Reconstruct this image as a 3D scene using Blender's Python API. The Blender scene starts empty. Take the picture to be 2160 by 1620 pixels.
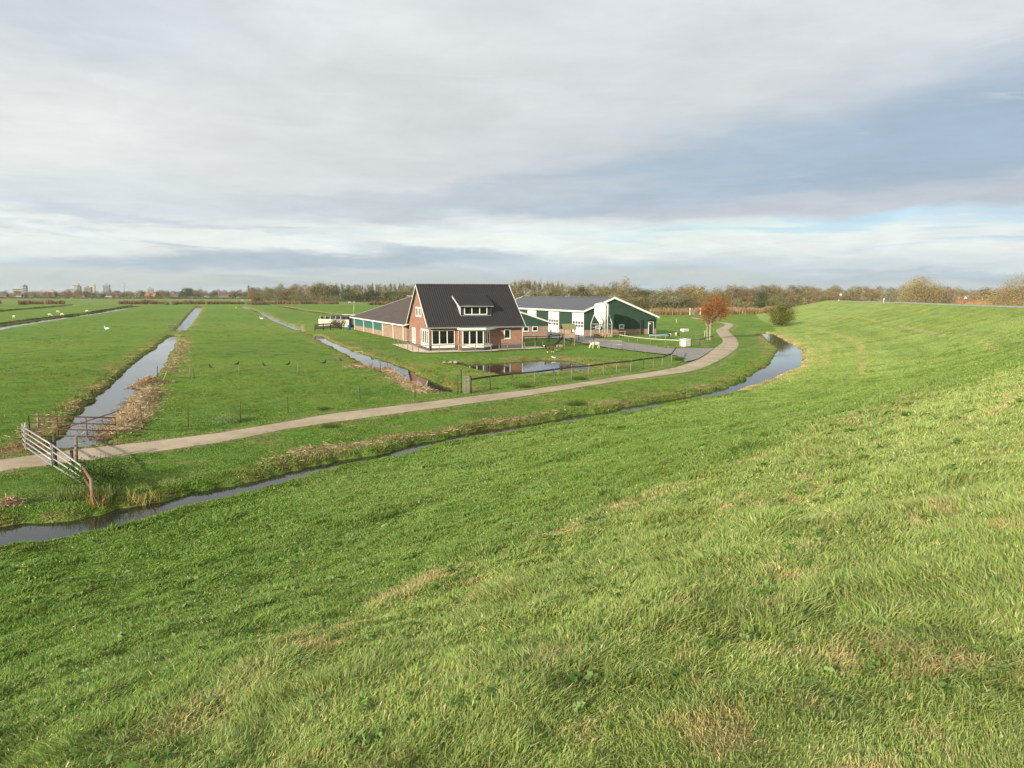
import bpy, bmesh, math, random
import numpy as np
from math import sin, cos, tan, radians, atan, atan2, pi
D = bpy.data
SC = bpy.context.scene
COL = SC.collection
rng = np.random.default_rng(7)
random.seed(7)

# ------------------------------------------------------------------ camera
FPX, CAMH, PITCH = 1560.0, 7.2, atan(192 / 1560)
cam = D.objects.new('camera', D.cameras.new('camera'))
COL.objects.link(cam)
cam.location = (0, 0, CAMH)
cam.rotation_euler = (pi / 2 - PITCH, 0, 0)
cam.data.sensor_fit = 'HORIZONTAL'
cam.data.sensor_width = 36
cam.data.lens = 36 * FPX / 2160
cam.data.clip_start, cam.data.clip_end = 0.1, 20000
SC.camera = cam
FW = np.array([0, cos(PITCH), -sin(PITCH)]); UP = np.array([0, sin(PITCH), cos(PITCH)]); RT = np.array([1., 0, 0])
CAMP = np.array([0, 0, CAMH])
def ray(u, v): return FPX * FW + (u - 1080) * RT - (v - 810) * UP
def G(u, v, z=0.0):
    d = ray(u, v); return CAMP + (z - CAMH) / d[2] * d

# ------------------------------------------------------------------ colour management
SC.view_settings.view_transform = 'Standard'
SC.view_settings.look = 'None'
SC.view_settings.exposure = 0.42
SC.view_settings.gamma = 1.0
SC.view_settings.use_curve_mapping = False
SC.render.engine = 'CYCLES'
SC.cycles.max_bounces = 5
SC.cycles.diffuse_bounces = 3
SC.cycles.glossy_bounces = 3
SC.cycles.transmission_bounces = 3
SC.cycles.transparent_max_bounces = 4
SC.cycles.volume_bounces = 0
SC.cycles.caustics_reflective = False
SC.cycles.caustics_refractive = False

# ------------------------------------------------------------------ sun
SUN_EL = radians(18)
SUNH = np.array([-0.62, -0.78]); SUNH /= np.hypot(*SUNH)
sun = D.objects.new('sun', D.lights.new('sun', 'SUN'))
COL.objects.link(sun)
sun.data.energy = 5.0
sun.data.angle = radians(0.5)
sun.data.color = (1.0, 0.89, 0.72)
from mathutils import Vector
tosun = Vector((SUNH[0] * cos(SUN_EL), SUNH[1] * cos(SUN_EL), sin(SUN_EL)))
sun.rotation_euler = tosun.to_track_quat('Z', 'Y').to_euler()

# ------------------------------------------------------------------ node helpers
class NT:
    def __init__(s, tree): s.t = tree; s.n = tree.nodes; s.l = tree.links; s.n.clear()
    def node(s, typ, **kw):
        n = s.n.new(typ)
        for k, v in kw.items(): setattr(n, k, v)
        return n
    def put(s, sock, v):
        if hasattr(v, 'is_output') or isinstance(v, bpy.types.NodeSocket): s.l.new(v, sock)
        elif v is not None: sock.default_value = v
    def math(s, op, a, b=None, c=None, clamp=False):
        n = s.node('ShaderNodeMath', operation=op, use_clamp=clamp)
        s.put(n.inputs[0], a)
        if b is not None: s.put(n.inputs[1], b)
        if c is not None: s.put(n.inputs[2], c)
        return n.outputs[0]
    def mix(s, f, a, b, blend='MIX'):
        n = s.node('ShaderNodeMix', data_type='RGBA', blend_type=blend)
        s.put(n.inputs[0], f); s.put(n.inputs[6], a); s.put(n.inputs[7], b)
        return n.outputs[2]
    def noise(s, vec, scale, detail=3, rough=0.5, dim='3D', dist=0.0):
        n = s.node('ShaderNodeTexNoise', noise_dimensions=dim)
        if vec is not None: s.l.new(vec, n.inputs['Vector'])
        n.inputs['Scale'].default_value = scale; n.inputs['Detail'].default_value = detail
        n.inputs['Roughness'].default_value = rough; n.inputs['Distortion'].default_value = dist
        return n.outputs['Fac']
    def mr(s, v, a, b, c=0.0, d=1.0, smooth=False):
        n = s.node('ShaderNodeMapRange', interpolation_type='SMOOTHSTEP' if smooth else 'LINEAR')
        s.put(n.inputs[0], v)
        for i, x in enumerate((a, b, c, d)): n.inputs[1 + i].default_value = x
        return n.outputs[0]
    def comb(s, x, y, z=0.0):
        n = s.node('ShaderNodeCombineXYZ')
        for i, v in enumerate((x, y, z)): s.put(n.inputs[i], v)
        return n.outputs[0]
def lin(r, g, b):
    f = lambda c: (c / 255 / 12.92) if c / 255 <= 0.04045 else ((c / 255 + 0.055) / 1.055) ** 2.4
    return (f(r), f(g), f(b), 1.0)

# ------------------------------------------------------------------ world: Nishita sky behind a sheet of cloud
W = D.worlds.new('World'); SC.world = W; W.use_nodes = True
nt = NT(W.node_tree)
tc = nt.node('ShaderNodeTexCoord')
sep = nt.node('ShaderNodeSeparateXYZ'); nt.l.new(tc.outputs['Generated'], sep.inputs[0])
az = nt.math('ARCTAN2', sep.outputs[0], sep.outputs[1])
el = nt.math('ARCSINE', sep.outputs[2])
def azel(u, v):
    d = ray(u, v); d = d / np.linalg.norm(d); return atan2(d[0], d[1]), math.asin(d[2])
streak = nt.comb(nt.math('MULTIPLY', az, 2.2), nt.math('MULTIPLY', el, 11.0), 0.3)
soft = nt.comb(nt.math('MULTIPLY', az, 1.6), nt.math('MULTIPLY', el, 4.0), 2.7)
# perspective cloud-plane coordinates for the texture of the upper cloud sheet
zz = nt.math('MAXIMUM', nt.math('ADD', sep.outputs[2], 0.08), 0.03)
plane = nt.comb(nt.math('DIVIDE', sep.outputs[0], zz), nt.math('DIVIDE', sep.outputs[1], zz), 0.0)
n_str = nt.noise(streak, 1.9, 6, 0.55, dist=0.4)
n_soft = nt.noise(soft, 1.5, 4, 0.5)
n_pl = nt.noise(plane, 0.9, 8, 0.62, dist=0.9)
n_fine = nt.noise(plane, 2.6, 7, 0.62, dist=0.6)
def ramp(val, stops):
    n = nt.node('ShaderNodeValToRGB'); n.color_ramp.interpolation = 'EASE'
    e = n.color_ramp.elements
    while len(e) < len(stops): e.new(0.5)
    for x, (p, c) in zip(e, stops): x.position = p; x.color = c
    nt.l.new(val, n.inputs[0]); return n.outputs[0]
eln = nt.mr(nt.math('ADD', el, nt.math('MULTIPLY', nt.math('SUBTRACT', n_str, 0.5), 0.06)), 0, 0.5)
cloud = ramp(eln, [(0.0, lin(190, 204, 208)), (0.06, lin(200, 212, 214)), (0.13, lin(224, 230, 228)), (0.21, lin(216, 222, 224)),
                   (0.30, lin(199, 204, 207)), (0.45, lin(204, 208, 210)), (0.7, lin(209, 213, 216)), (1.0, lin(212, 216, 219))])
wob_a = nt.math('MULTIPLY', nt.math('SUBTRACT', nt.noise(soft, 3.0, 5, 0.6), 0.5), 0.35)
wob_e = nt.math('MULTIPLY', nt.math('SUBTRACT', nt.noise(streak, 2.6, 6, 0.6), 0.5), 0.11)
def blob(u, v, ru, rv, shear=0.0, edge=0.35, wa=1.0, we=1.0):
    """soft elliptical cloud mask at a compass direction and height, ragged by noise"""
    a0, e0 = azel(u, v)
    a = nt.math('ADD', nt.math('SUBTRACT', az, a0), nt.math('MULTIPLY', wob_a, wa))
    e = nt.math('ADD', nt.math('SUBTRACT', el, e0), nt.math('MULTIPLY', wob_e, we))
    e = nt.math('SUBTRACT', e, nt.math('MULTIPLY', a, shear))
    a = nt.math('DIVIDE', a, ru / FPX); e = nt.math('DIVIDE', e, rv / FPX)
    r = nt.math('SQRT', nt.math('ADD', nt.math('MULTIPLY', a, a), nt.math('MULTIPLY', e, e)))
    return nt.mr(r, 1.0 + edge, 1.0 - edge, 0, 1, True)
def lay(c, m, colr, k=1.0):
    return nt.mix(nt.math('MULTIPLY', m, k), c, lin(*colr))
c = cloud
c = lay(c, blob(230, 260, 560, 180, 0.05, 0.9), (230, 232, 228), 0.85)        # bright veil on the left
c = lay(c, blob(820, 300, 560, 130, 0.0, 0.9), (194, 199, 203), 0.6)          # lavender grey
c = lay(c, blob(120, 30, 420, 90, 0.0, 0.8), (188, 197, 206), 0.6)
c = lay(c, blob(120, 420, 420, 45, 0.0, 0.7), (196, 206, 211), 0.6)
c = lay(c, blob(1960, 330, 860, 135, 0.16, 0.55, 0.6, 0.7), (157, 175, 193), 1.0)   # slate blue cloud on the right
c = lay(c, blob(1250, 395, 420, 42, 0.10, 0.7), (166, 182, 196), 0.8)
c = lay(c, blob(1800, 428, 520, 30, 0.03, 0.6, 1, 0.5), (187, 194, 202), 0.9)      # grey lower lip
c = lay(c, blob(1000, 420, 420, 26, 0.06, 0.7), (189, 196, 203), 0.7)
c = lay(c, blob(500, 488, 900, 26, 0.0, 0.8, 1, 0.5), (224, 230, 226), 0.85)        # cream band
c = lay(c, blob(1400, 512, 900, 38, 0.0, 0.7, 1, 0.5), (228, 234, 230), 0.9)
c = lay(c, blob(330, 465, 330, 15, -0.03, 0.7), (190, 200, 212), 0.7)
c = lay(c, blob(660, 552, 470, 17, 0.02, 0.5, 1.0, 0.42), (168, 184, 196), 0.9)     # dark streak left
c = lay(c, blob(960, 528, 170, 13, 0.0, 0.5, 0.8, 0.4), (162, 179, 195), 0.8)
c = lay(c, blob(2020, 578, 300, 10, 0.0, 0.6, 1, 0.4), (166, 184, 200), 0.85)
c = lay(c, blob(2000, 602, 700, 12, 0.0, 0.6, 1, 0.4), (184, 201, 212), 0.5)
thin = nt.comb(nt.math('MULTIPLY', az, 2.6), nt.math('ADD', nt.math('MULTIPLY', el, 26.0), nt.math('MULTIPLY', az, 0.5)), 5.1)
n_thin = nt.noise(thin, 1.7, 8, 0.62, dist=0.9)
low = nt.math('MULTIPLY', nt.mr(el, 0.012, 0.035, 0, 1), nt.mr(el, 0.115, 0.075, 0, 1))
right_side = nt.mr(az, -0.05, 0.3, 0.25, 1.0)
blue = nt.math('MULTIPLY', nt.math('MULTIPLY', nt.mr(n_thin, 0.53, 0.66, 0, 1, True), low), right_side)
c = lay(c, blue, (186, 213, 232), 0.8)
c = lay(c, nt.math('MULTIPLY', blob(1690, 476, 330, 15, 0.03, 0.5, 0.8, 0.7), nt.mr(n_thin, 0.40, 0.54, 0, 1, True)), (176, 207, 231), 0.85)
grey = nt.math('MULTIPLY', nt.math('MULTIPLY', nt.mr(n_thin, 0.44, 0.34, 0, 1, True), nt.mr(el, 0.14, 0.10, 0, 1)), nt.mr(az, 0.25, -0.1, 0.3, 1.0))
c = lay(c, grey, (176, 192, 204), 0.6)
wisp = nt.math('MULTIPLY', nt.mr(nt.noise(thin, 1.1, 9, 0.66, dist=1.6), 0.56, 0.72, 0, 1, True), nt.mr(el, 0.10, 0.2, 0, 1))
c = lay(c, wisp, (219, 223, 226), 0.4)
# mottling of the cloud sheet
mott = nt.mr(n_pl, 0.3, 0.72, 0.945, 1.06)
mott2 = nt.mr(n_fine, 0.28, 0.72, 0.945, 1.05)
mm = nt.math('MULTIPLY', mott, mott2)
fade = nt.mr(el, 0.03, 0.2, 0.25, 1.0)
mm = nt.math('ADD', 1.0, nt.math('MULTIPLY', nt.math('SUBTRACT', mm, 1.0), fade))
st_lo = nt.mr(nt.noise(streak, 4.5, 7, 0.6, dist=0.8), 0.35, 0.66, 0.915, 1.05)
st_lo = nt.math('ADD', 1.0, nt.math('MULTIPLY', nt.math('SUBTRACT', st_lo, 1.0), nt.mr(el, 0.16, 0.06, 0.15, 1.0)))
st = nt.math('MULTIPLY', st_lo, nt.mr(n_str, 0.35, 0.68, 0.98, 1.02))
mm = nt.math('MULTIPLY', mm, st)
c = nt.mix(1.0, c, nt.comb(mm, mm, mm), 'MULTIPLY')
# where the sheet opens the sky itself shows
gap = nt.math('MULTIPLY', blob(1690, 478, 400, 17, 0.03, 0.7, 0.8, 0.8), nt.mr(n_str, 0.38, 0.6, 0.0, 0.75))
gap2 = nt.math('MULTIPLY', blob(700, 590, 1700, 14, 0.0, 0.7, 0.5, 0.4), 0.25)
cover = nt.math('SUBTRACT', 0.97, nt.math('MAXIMUM', nt.math('MULTIPLY', gap, 0.8), gap2))
sky = nt.node('ShaderNodeTexSky', sky_type='NISHITA')
sky.sun_disc = False
sky.sun_elevation = SUN_EL
sky.sun_rotation = atan2(SUNH[0], SUNH[1]) % (2 * pi)
sky.altitude = 0; sky.air_density = 1.0; sky.dust_density = 1.2; sky.ozone_density = 1.4
bg1 = nt.node('ShaderNodeBackground'); nt.l.new(sky.outputs[0], bg1.inputs[0]); bg1.inputs[1].default_value = 0.11
bg2 = nt.node('ShaderNodeBackground'); nt.l.new(c, bg2.inputs[0]); bg2.inputs[1].default_value = 0.87
mx = nt.node('ShaderNodeMixShader'); nt.l.new(cover, mx.inputs[0]); nt.l.new(bg1.outputs[0], mx.inputs[1]); nt.l.new(bg2.outputs[0], mx.inputs[2])
out = nt.node('ShaderNodeOutputWorld'); nt.l.new(mx.outputs[0], out.inputs[0])
W.cycles.sampling_method = 'MANUAL'; W.cycles.sample_map_resolution = 512

# ------------------------------------------------------------------ materials
MATS = {}
def mat(name, colr, rough=0.7, var=0.15, scale=3.0, bump=0.0, bscale=None, metal=0.0, spec=0.4, attr=False, trans=0.0, detail=4):
    """plain procedural material: base colour broken up by noise, optional bump; attr = times the mesh's own colour attribute"""
    if name in MATS: return MATS[name]
    m = D.materials.new(name); m.use_nodes = True; t = NT(m.node_tree)
    tcn = t.node('ShaderNodeTexCoord'); vec = tcn.outputs['Object']
    p = t.node('ShaderNodeBsdfPrincipled')
    n = t.noise(vec, scale, detail, 0.6)
    k = t.mr(n, 0.25, 0.75, 1 - var, 1 + var)
    if attr:
        a = t.node('ShaderNodeAttribute', attribute_name='Col'); base = a.outputs['Color']
    else:
        rgb = t.node('ShaderNodeRGB'); rgb.outputs[0].default_value = (*colr[:3], 1); base = rgb.outputs[0]
    cc = t.mix(1.0, base, t.comb(k, k, k), 'MULTIPLY')
    t.l.new(cc, p.inputs['Base Color'])
    p.inputs['Roughness'].default_value = rough; p.inputs['Metallic'].default_value = metal
    p.inputs['Specular IOR Level'].default_value = spec
    if bump:
        b = t.node('ShaderNodeBump'); b.inputs['Strength'].default_value = bump; b.inputs['Distance'].default_value = 0.05
        t.l.new(t.noise(vec, bscale or scale * 4, 5, 0.6), b.inputs['Height']); t.l.new(b.outputs[0], p.inputs['Normal'])
    o = t.node('ShaderNodeOutputMaterial')
    if trans:
        tr = t.node('ShaderNodeBsdfTranslucent'); t.l.new(cc, tr.inputs[0])
        ms = t.node('ShaderNodeMixShader'); ms.inputs[0].default_value = trans
        t.l.new(p.outputs[0], ms.inputs[1]); t.l.new(tr.outputs[0], ms.inputs[2]); t.l.new(ms.outputs[0], o.inputs[0])
    else: t.l.new(p.outputs[0], o.inputs[0])
    MATS[name] = m
    return m
def brick_mat(name, c1, c2, mortar):
    m = D.materials.new(name); m.use_nodes = True; t = NT(m.node_tree)
    tcn = t.node('ShaderNodeTexCoord')
    s = t.node('ShaderNodeSeparateXYZ'); t.l.new(tcn.outputs['Object'], s.inputs[0])
    vec = t.comb(t.math('ADD', s.outputs[0], s.outputs[1]), s.outputs[2])
    b = t.node('ShaderNodeTexBrick'); t.l.new(vec, b.inputs['Vector'])
    b.inputs['Color1'].default_value = (*c1, 1); b.inputs['Color2'].default_value = (*c2, 1); b.inputs['Mortar'].default_value = (*mortar, 1)
    b.inputs['Scale'].default_value = 1.0; b.inputs['Brick Width'].default_value = 0.22; b.inputs['Row Height'].default_value = 0.066
    b.inputs['Mortar Size'].default_value = 0.008; b.inputs['Bias'].default_value = -0.2
    k = t.mr(t.noise(tcn.outputs['Object'], 1.3, 6, 0.65), 0.25, 0.75, 0.78, 1.2)
    cc = t.mix(1.0, b.outputs['Color'], t.comb(k, k, k), 'MULTIPLY')
    p = t.node('ShaderNodeBsdfPrincipled'); t.l.new(cc, p.inputs['Base Color']); p.inputs['Roughness'].default_value = 0.9
    p.inputs['Specular IOR Level'].default_value = 0.15
    bp = t.node('ShaderNodeBump'); bp.inputs['Strength'].default_value = 0.4; bp.inputs['Distance'].default_value = 0.01; bp.invert = True
    t.l.new(b.outputs['Fac'], bp.inputs['Height']); t.l.new(bp.outputs[0], p.inputs['Normal'])
    o = t.node('ShaderNodeOutputMaterial'); t.l.new(p.outputs[0], o.inputs[0])
    MATS[name] = m; return m
def water_mat():
    m = D.materials.new('water'); m.use_nodes = True; t = NT(m.node_tree)
    g = t.node('ShaderNodeNewGeometry')
    p = t.node('ShaderNodeBsdfPrincipled')
    p.inputs['Base Color'].default_value = (0.022, 0.024, 0.016, 1)
    p.inputs['Roughness'].default_value = 0.03; p.inputs['IOR'].default_value = 1.33
    mp = t.node('ShaderNodeMapping'); t.l.new(g.outputs['Position'], mp.inputs[0]); mp.inputs['Scale'].default_value = (1.0, 1.7, 1.0); mp.inputs['Rotation'].default_value = (0, 0, 0.7)
    n1 = t.noise(mp.outputs[0], 2.2, 4, 0.55)
    calm = t.mr(t.noise(g.outputs['Position'], 0.12, 2), 0.4, 0.65, 0.15, 1.0)
    b = t.node('ShaderNodeBump'); b.inputs['Distance'].default_value = 0.012; t.l.new(t.math('MULTIPLY', calm, 0.5), b.inputs['Strength'])
    t.l.new(n1, b.inputs['Height']); t.l.new(b.outputs[0], p.inputs['Normal'])
    o = t.node('ShaderNodeOutputMaterial'); t.l.new(p.outputs[0], o.inputs[0]); MATS['water'] = m; return m
def ground_mat():
    m = D.materials.new('meadow_grass'); m.use_nodes = True; t = NT(m.node_tree)
    g = t.node('ShaderNodeNewGeometry'); pos = g.outputs['Position']
    a = t.node('ShaderNodeAttribute', attribute_name='Col')
    n1 = t.noise(pos, 0.05, 3, 0.55); n2 = t.noise(pos, 0.45, 5, 0.62); n3 = t.noise(pos, 3.2, 5, 0.7); n4 = t.noise(pos, 14.0, 4, 0.7)
    k = t.math('MULTIPLY', t.mr(n2, 0.25, 0.75, 0.76, 1.24), t.mr(n3, 0.25, 0.75, 0.62, 1.38))
    k = t.math('MULTIPLY', k, t.mr(n4, 0.2, 0.8, 0.6, 1.4))
    cc = t.mix(1.0, a.outputs['Color'], t.comb(k, k, k), 'MULTIPLY')
    yl = t.mr(n1, 0.4, 0.65, 0, 0.4)
    cc = t.mix(yl, cc, t.mix(1.0, cc, (1.25, 1.0, 0.75, 1), 'MULTIPLY'))
    yl2 = t.mr(t.noise(pos, 1.1, 4, 0.7), 0.52, 0.75, 0, 0.35)
    cc = t.mix(yl2, cc, t.mix(1.0, cc, (1.3, 1.0, 0.8, 1), 'MULTIPLY'))
    p = t.node('ShaderNodeBsdfPrincipled'); t.l.new(cc, p.inputs['Base Color']); p.inputs['Roughness'].default_value = 0.85
    p.inputs['Specular IOR Level'].default_value = 0.1
    b = t.node('ShaderNodeBump'); b.inputs['Strength'].default_value = 0.9; b.inputs['Distance'].default_value = 0.10
    h = t.math('ADD', t.noise(pos, 1.6, 5, 0.7), t.math('MULTIPLY', n3, 0.8)); h = t.math('ADD', h, t.math('MULTIPLY', n4, 0.35))
    t.l.new(h, b.inputs['Height']); t.l.new(b.outputs[0], p.inputs['Normal'])
    o = t.node('ShaderNodeOutputMaterial'); t.l.new(p.outputs[0], o.inputs[0]); MATS['ground'] = m; return m
def sheet_mat(name, c1, c2, crack=0.3):
    m = D.materials.new(name); m.use_nodes = True; t = NT(m.node_tree)
    g = t.node('ShaderNodeNewGeometry'); pos = g.outputs['Position']
    n1 = t.noise(pos, 0.35, 4, 0.6); n2 = t.noise(pos, 2.5, 6, 0.7); n3 = t.noise(pos, 22, 3, 0.7)
    cc = t.mix(t.mr(n1, 0.35, 0.65), (*c1, 1), (*c2, 1))
    k = t.math('MULTIPLY', t.mr(n2, 0.25, 0.75, 0.8, 1.16), t.mr(n3, 0.2, 0.8, 0.82, 1.18))
    cc = t.mix(1.0, cc, t.comb(k, k, k), 'MULTIPLY')
    cc = t.mix(t.mr(t.noise(pos, 1.3, 6, 0.75), 0.58, 0.72, 0, crack), cc, (0.09, 0.1, 0.045, 1))
    p = t.node('ShaderNodeBsdfPrincipled'); t.l.new(cc, p.inputs['Base Color']); p.inputs['Roughness'].default_value = 0.85; p.inputs['Specular IOR Level'].default_value = 0.2
    b = t.node('ShaderNodeBump'); b.inputs['Strength'].default_value = 0.5; b.inputs['Distance'].default_value = 0.02
    t.l.new(n3, b.inputs['Height']); t.l.new(b.outputs[0], p.inputs['Normal'])
    o = t.node('ShaderNodeOutputMaterial'); t.l.new(p.outputs[0], o.inputs[0]); MATS[name] = m; return m
ground_mat(); water_mat()
sheet_mat('path_concrete', (0.36, 0.285, 0.19), (0.48, 0.395, 0.28), .7)
sheet_mat('road_grey', (0.34, 0.35, 0.34), (0.38, 0.38, 0.37), 0.1)
sheet_mat('asphalt', (0.235, 0.225, 0.205), (0.285, 0.27, 0.245), 0.15)
sheet_mat('paving', (0.58, 0.50, 0.38), (0.64, 0.56, 0.44), 0.05)
sheet_mat('yard_concrete', (0.36, 0.31, 0.25), (0.3, 0.27, 0.22), 0.2)
brick_mat('house_brick', (0.335, 0.150, 0.100), (0.255, 0.108, 0.070), (0.36, 0.28, 0.22))
brick_mat('stable_brick', (0.37, 0.23, 0.165), (0.30, 0.18, 0.125), (0.38, 0.32, 0.26))
mat('white_paint', (0.78, 0.77, 0.73), 0.45, 0.06, 2)
mat('white_door', (0.80, 0.79, 0.74), 0.5, 0.05, 1.5)
mat('cream_silo', (0.78, 0.75, 0.66), 0.35, 0.07, 1.2)
mat('green_boards', (0.045, 0.10, 0.07), 0.55, 0.18, 1.5)
mat('green_steel', (0.036, 0.076, 0.050), 0.55, 0.22, 0.9)
mat('teal_boards', (0.045, 0.16, 0.14), 0.6, 0.2, 1.5)
mat('roof_tile', (0.023, 0.020, 0.020), 0.42, 0.25, 2.0, spec=0.5)
mat('brown_sheet', (0.085, 0.062, 0.048), 0.8, 0.22, 0.8)
mat('grey_sheet', (0.085, 0.092, 0.10), 0.6, 0.14, 0.6)
mat('glass', (0.012, 0.016, 0.012), 0.04, 0.1, 2, spec=0.7)
mat('grey_glass', (0.12, 0.13, 0.14), 0.15, 0.15, 3, spec=0.6)
mat('plinth', (0.10, 0.095, 0.085), 0.85, 0.2, 3)
mat('dark_grey', (0.03, 0.03, 0.032), 0.6, 0.2, 3)
mat('zinc', (0.30, 0.31, 0.31), 0.5, 0.15, 4, metal=0.3)
mat('galvanised', (0.45, 0.445, 0.43), 0.5, 0.22, 6, metal=0.35)
mat('rusty_iron', (0.085, 0.042, 0.028), 0.85, 0.45, 8)
mat('red_rail', (0.25, 0.125, 0.08), 0.7, 0.3, 5)
mat('old_wood', (0.23, 0.185, 0.13), 0.9, 0.35, 7, bump=0.3)
mat('dark_wood', (0.075, 0.058, 0.04), 0.9, 0.35, 7, bump=0.3)
mat('pale_wood', (0.42, 0.32, 0.2), 0.85, 0.3, 6, bump=0.2)
mat('mossy_wood', (0.2, 0.19, 0.08), 0.9, 0.3, 5)
mat('wire', (0.22, 0.21, 0.19), 0.6, 0.2, 5, metal=0.3)
mat('white_tape', (0.6, 0.59, 0.52), 0.6, 0.1, 3)
mat('concrete_wall', (0.55, 0.5, 0.4), 0.9, 0.2, 0.9)
mat('black_plastic', (0.018, 0.018, 0.019), 0.4, 0.35, 2.5, bump=0.5, bscale=3)
mat('blue_plastic', (0.03, 0.08, 0.36), 0.4, 0.1, 3)
mat('white_plastic', (0.72, 0.71, 0.66), 0.5, 0.1, 2)
mat('pale_blue', (0.30, 0.42, 0.44), 0.5, 0.12, 3)
mat('white_wool', (0.62, 0.54, 0.38), 0.95, 0.25, 14, bump=0.6, bscale=25)
mat('brown_wool', (0.17, 0.085, 0.05), 0.95, 0.4, 10, bump=0.6, bscale=25)
mat('tan_wool', (0.30, 0.20, 0.13), 0.95, 0.35, 10, bump=0.6, bscale=25)
mat('dark_hair', (0.035, 0.022, 0.016), 0.9, 0.3, 12)
mat('white_hair', (0.72, 0.66, 0.54), 0.9, 0.15, 12)
mat('white_feather', (0.80, 0.79, 0.75), 0.8, 0.08, 8)
mat('black_feather', (0.012, 0.012, 0.014), 0.55, 0.3, 12)
mat('bark', (0.19, 0.145, 0.09), 0.95, 0.4, 5, bump=0.6, bscale=14)
mat('pale_bark', (0.34, 0.29, 0.2), 0.95, 0.35, 5, bump=0.5, bscale=14)
mat('leaf', (1, 1, 1), 0.75, 0.22, 0.9, attr=True, trans=0.22, spec=0.2)
mat('straw', (1, 1, 1), 0.85, 0.25, 2.0, attr=True, trans=0.15, spec=0.15)
mat('blade', (1, 1, 1), 0.6, 0.12, 3.0, attr=True, trans=0.3, spec=0.25, detail=2)
mat('far_concrete', (0.30, 0.30, 0.30), 0.9, 0.1, 0.05)
mat('far_white', (0.42, 0.42, 0.41), 0.9, 0.08, 0.05)
mat('far_dark', (0.10, 0.11, 0.125), 0.7, 0.1, 0.05)
mat('far_brown', (0.26, 0.2, 0.15), 0.9, 0.1, 0.05)
mat('orange_tiles', (0.48, 0.15, 0.06), 0.85, 0.2, 0.3)
mat('dark_tiles', (0.11, 0.085, 0.075), 0.85, 0.2, 0.3)
mat('sign_green', (0.03, 0.22, 0.12), 0.5, 0.1, 3)
mat('rock', (0.33, 0.30, 0.25), 0.95, 0.35, 4, bump=0.6)
M = MATS

# ------------------------------------------------------------------ mesh helpers
def tag(o, label=None, cat=None, group=None, kind=None):
    for k, v in (('label', label), ('category', cat), ('group', group), ('kind', kind)):
        if v: o[k] = v
    return o
def empty(name, loc=(0, 0, 0), rz=0.0, label=None, cat=None, group=None):
    o = D.objects.new(name, None); COL.objects.link(o); o.location = loc; o.rotation_euler = (0, 0, rz); o.empty_display_size = 0.3
    return tag(o, label, cat, group)
def link(name, me, m, parent=None):
    if m is not None:
        for x in (m if isinstance(m, (list, tuple)) else [m]): me.materials.append(M[x] if isinstance(x, str) else x)
    o = D.objects.new(name, me); COL.objects.link(o)
    if parent: o.parent = parent
    return o
def npmesh(name, V, polys, cols=None, smooth=False):
    """V (n,3); polys: list of int arrays (m,k), k corners each; cols (n,3) point colours"""
    me = D.meshes.new(name)
    V = np.ascontiguousarray(V, dtype=np.float32)
    me.vertices.add(len(V)); me.vertices.foreach_set('co', V.ravel())
    loops = np.concatenate([p.ravel() for p in polys]).astype(np.int32)
    tot = np.concatenate([np.full(len(p), p.shape[1], np.int32) for p in polys])
    st = np.concatenate([[0], np.cumsum(tot)[:-1]]).astype(np.int32)
    me.loops.add(len(loops)); me.loops.foreach_set('vertex_index', loops)
    me.polygons.add(len(tot)); me.polygons.foreach_set('loop_start', st); me.polygons.foreach_set('loop_total', tot)
    if smooth: me.polygons.foreach_set('use_smooth', np.ones(len(tot), dtype=bool))
    if cols is not None:
        a = me.color_attributes.new('Col', 'FLOAT_COLOR', 'POINT')
        c4 = np.ones((len(V), 4), np.float32); c4[:, :3] = cols
        a.data.foreach_set('color', c4.ravel())
    me.update(calc_edges=True)
    return me
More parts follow.
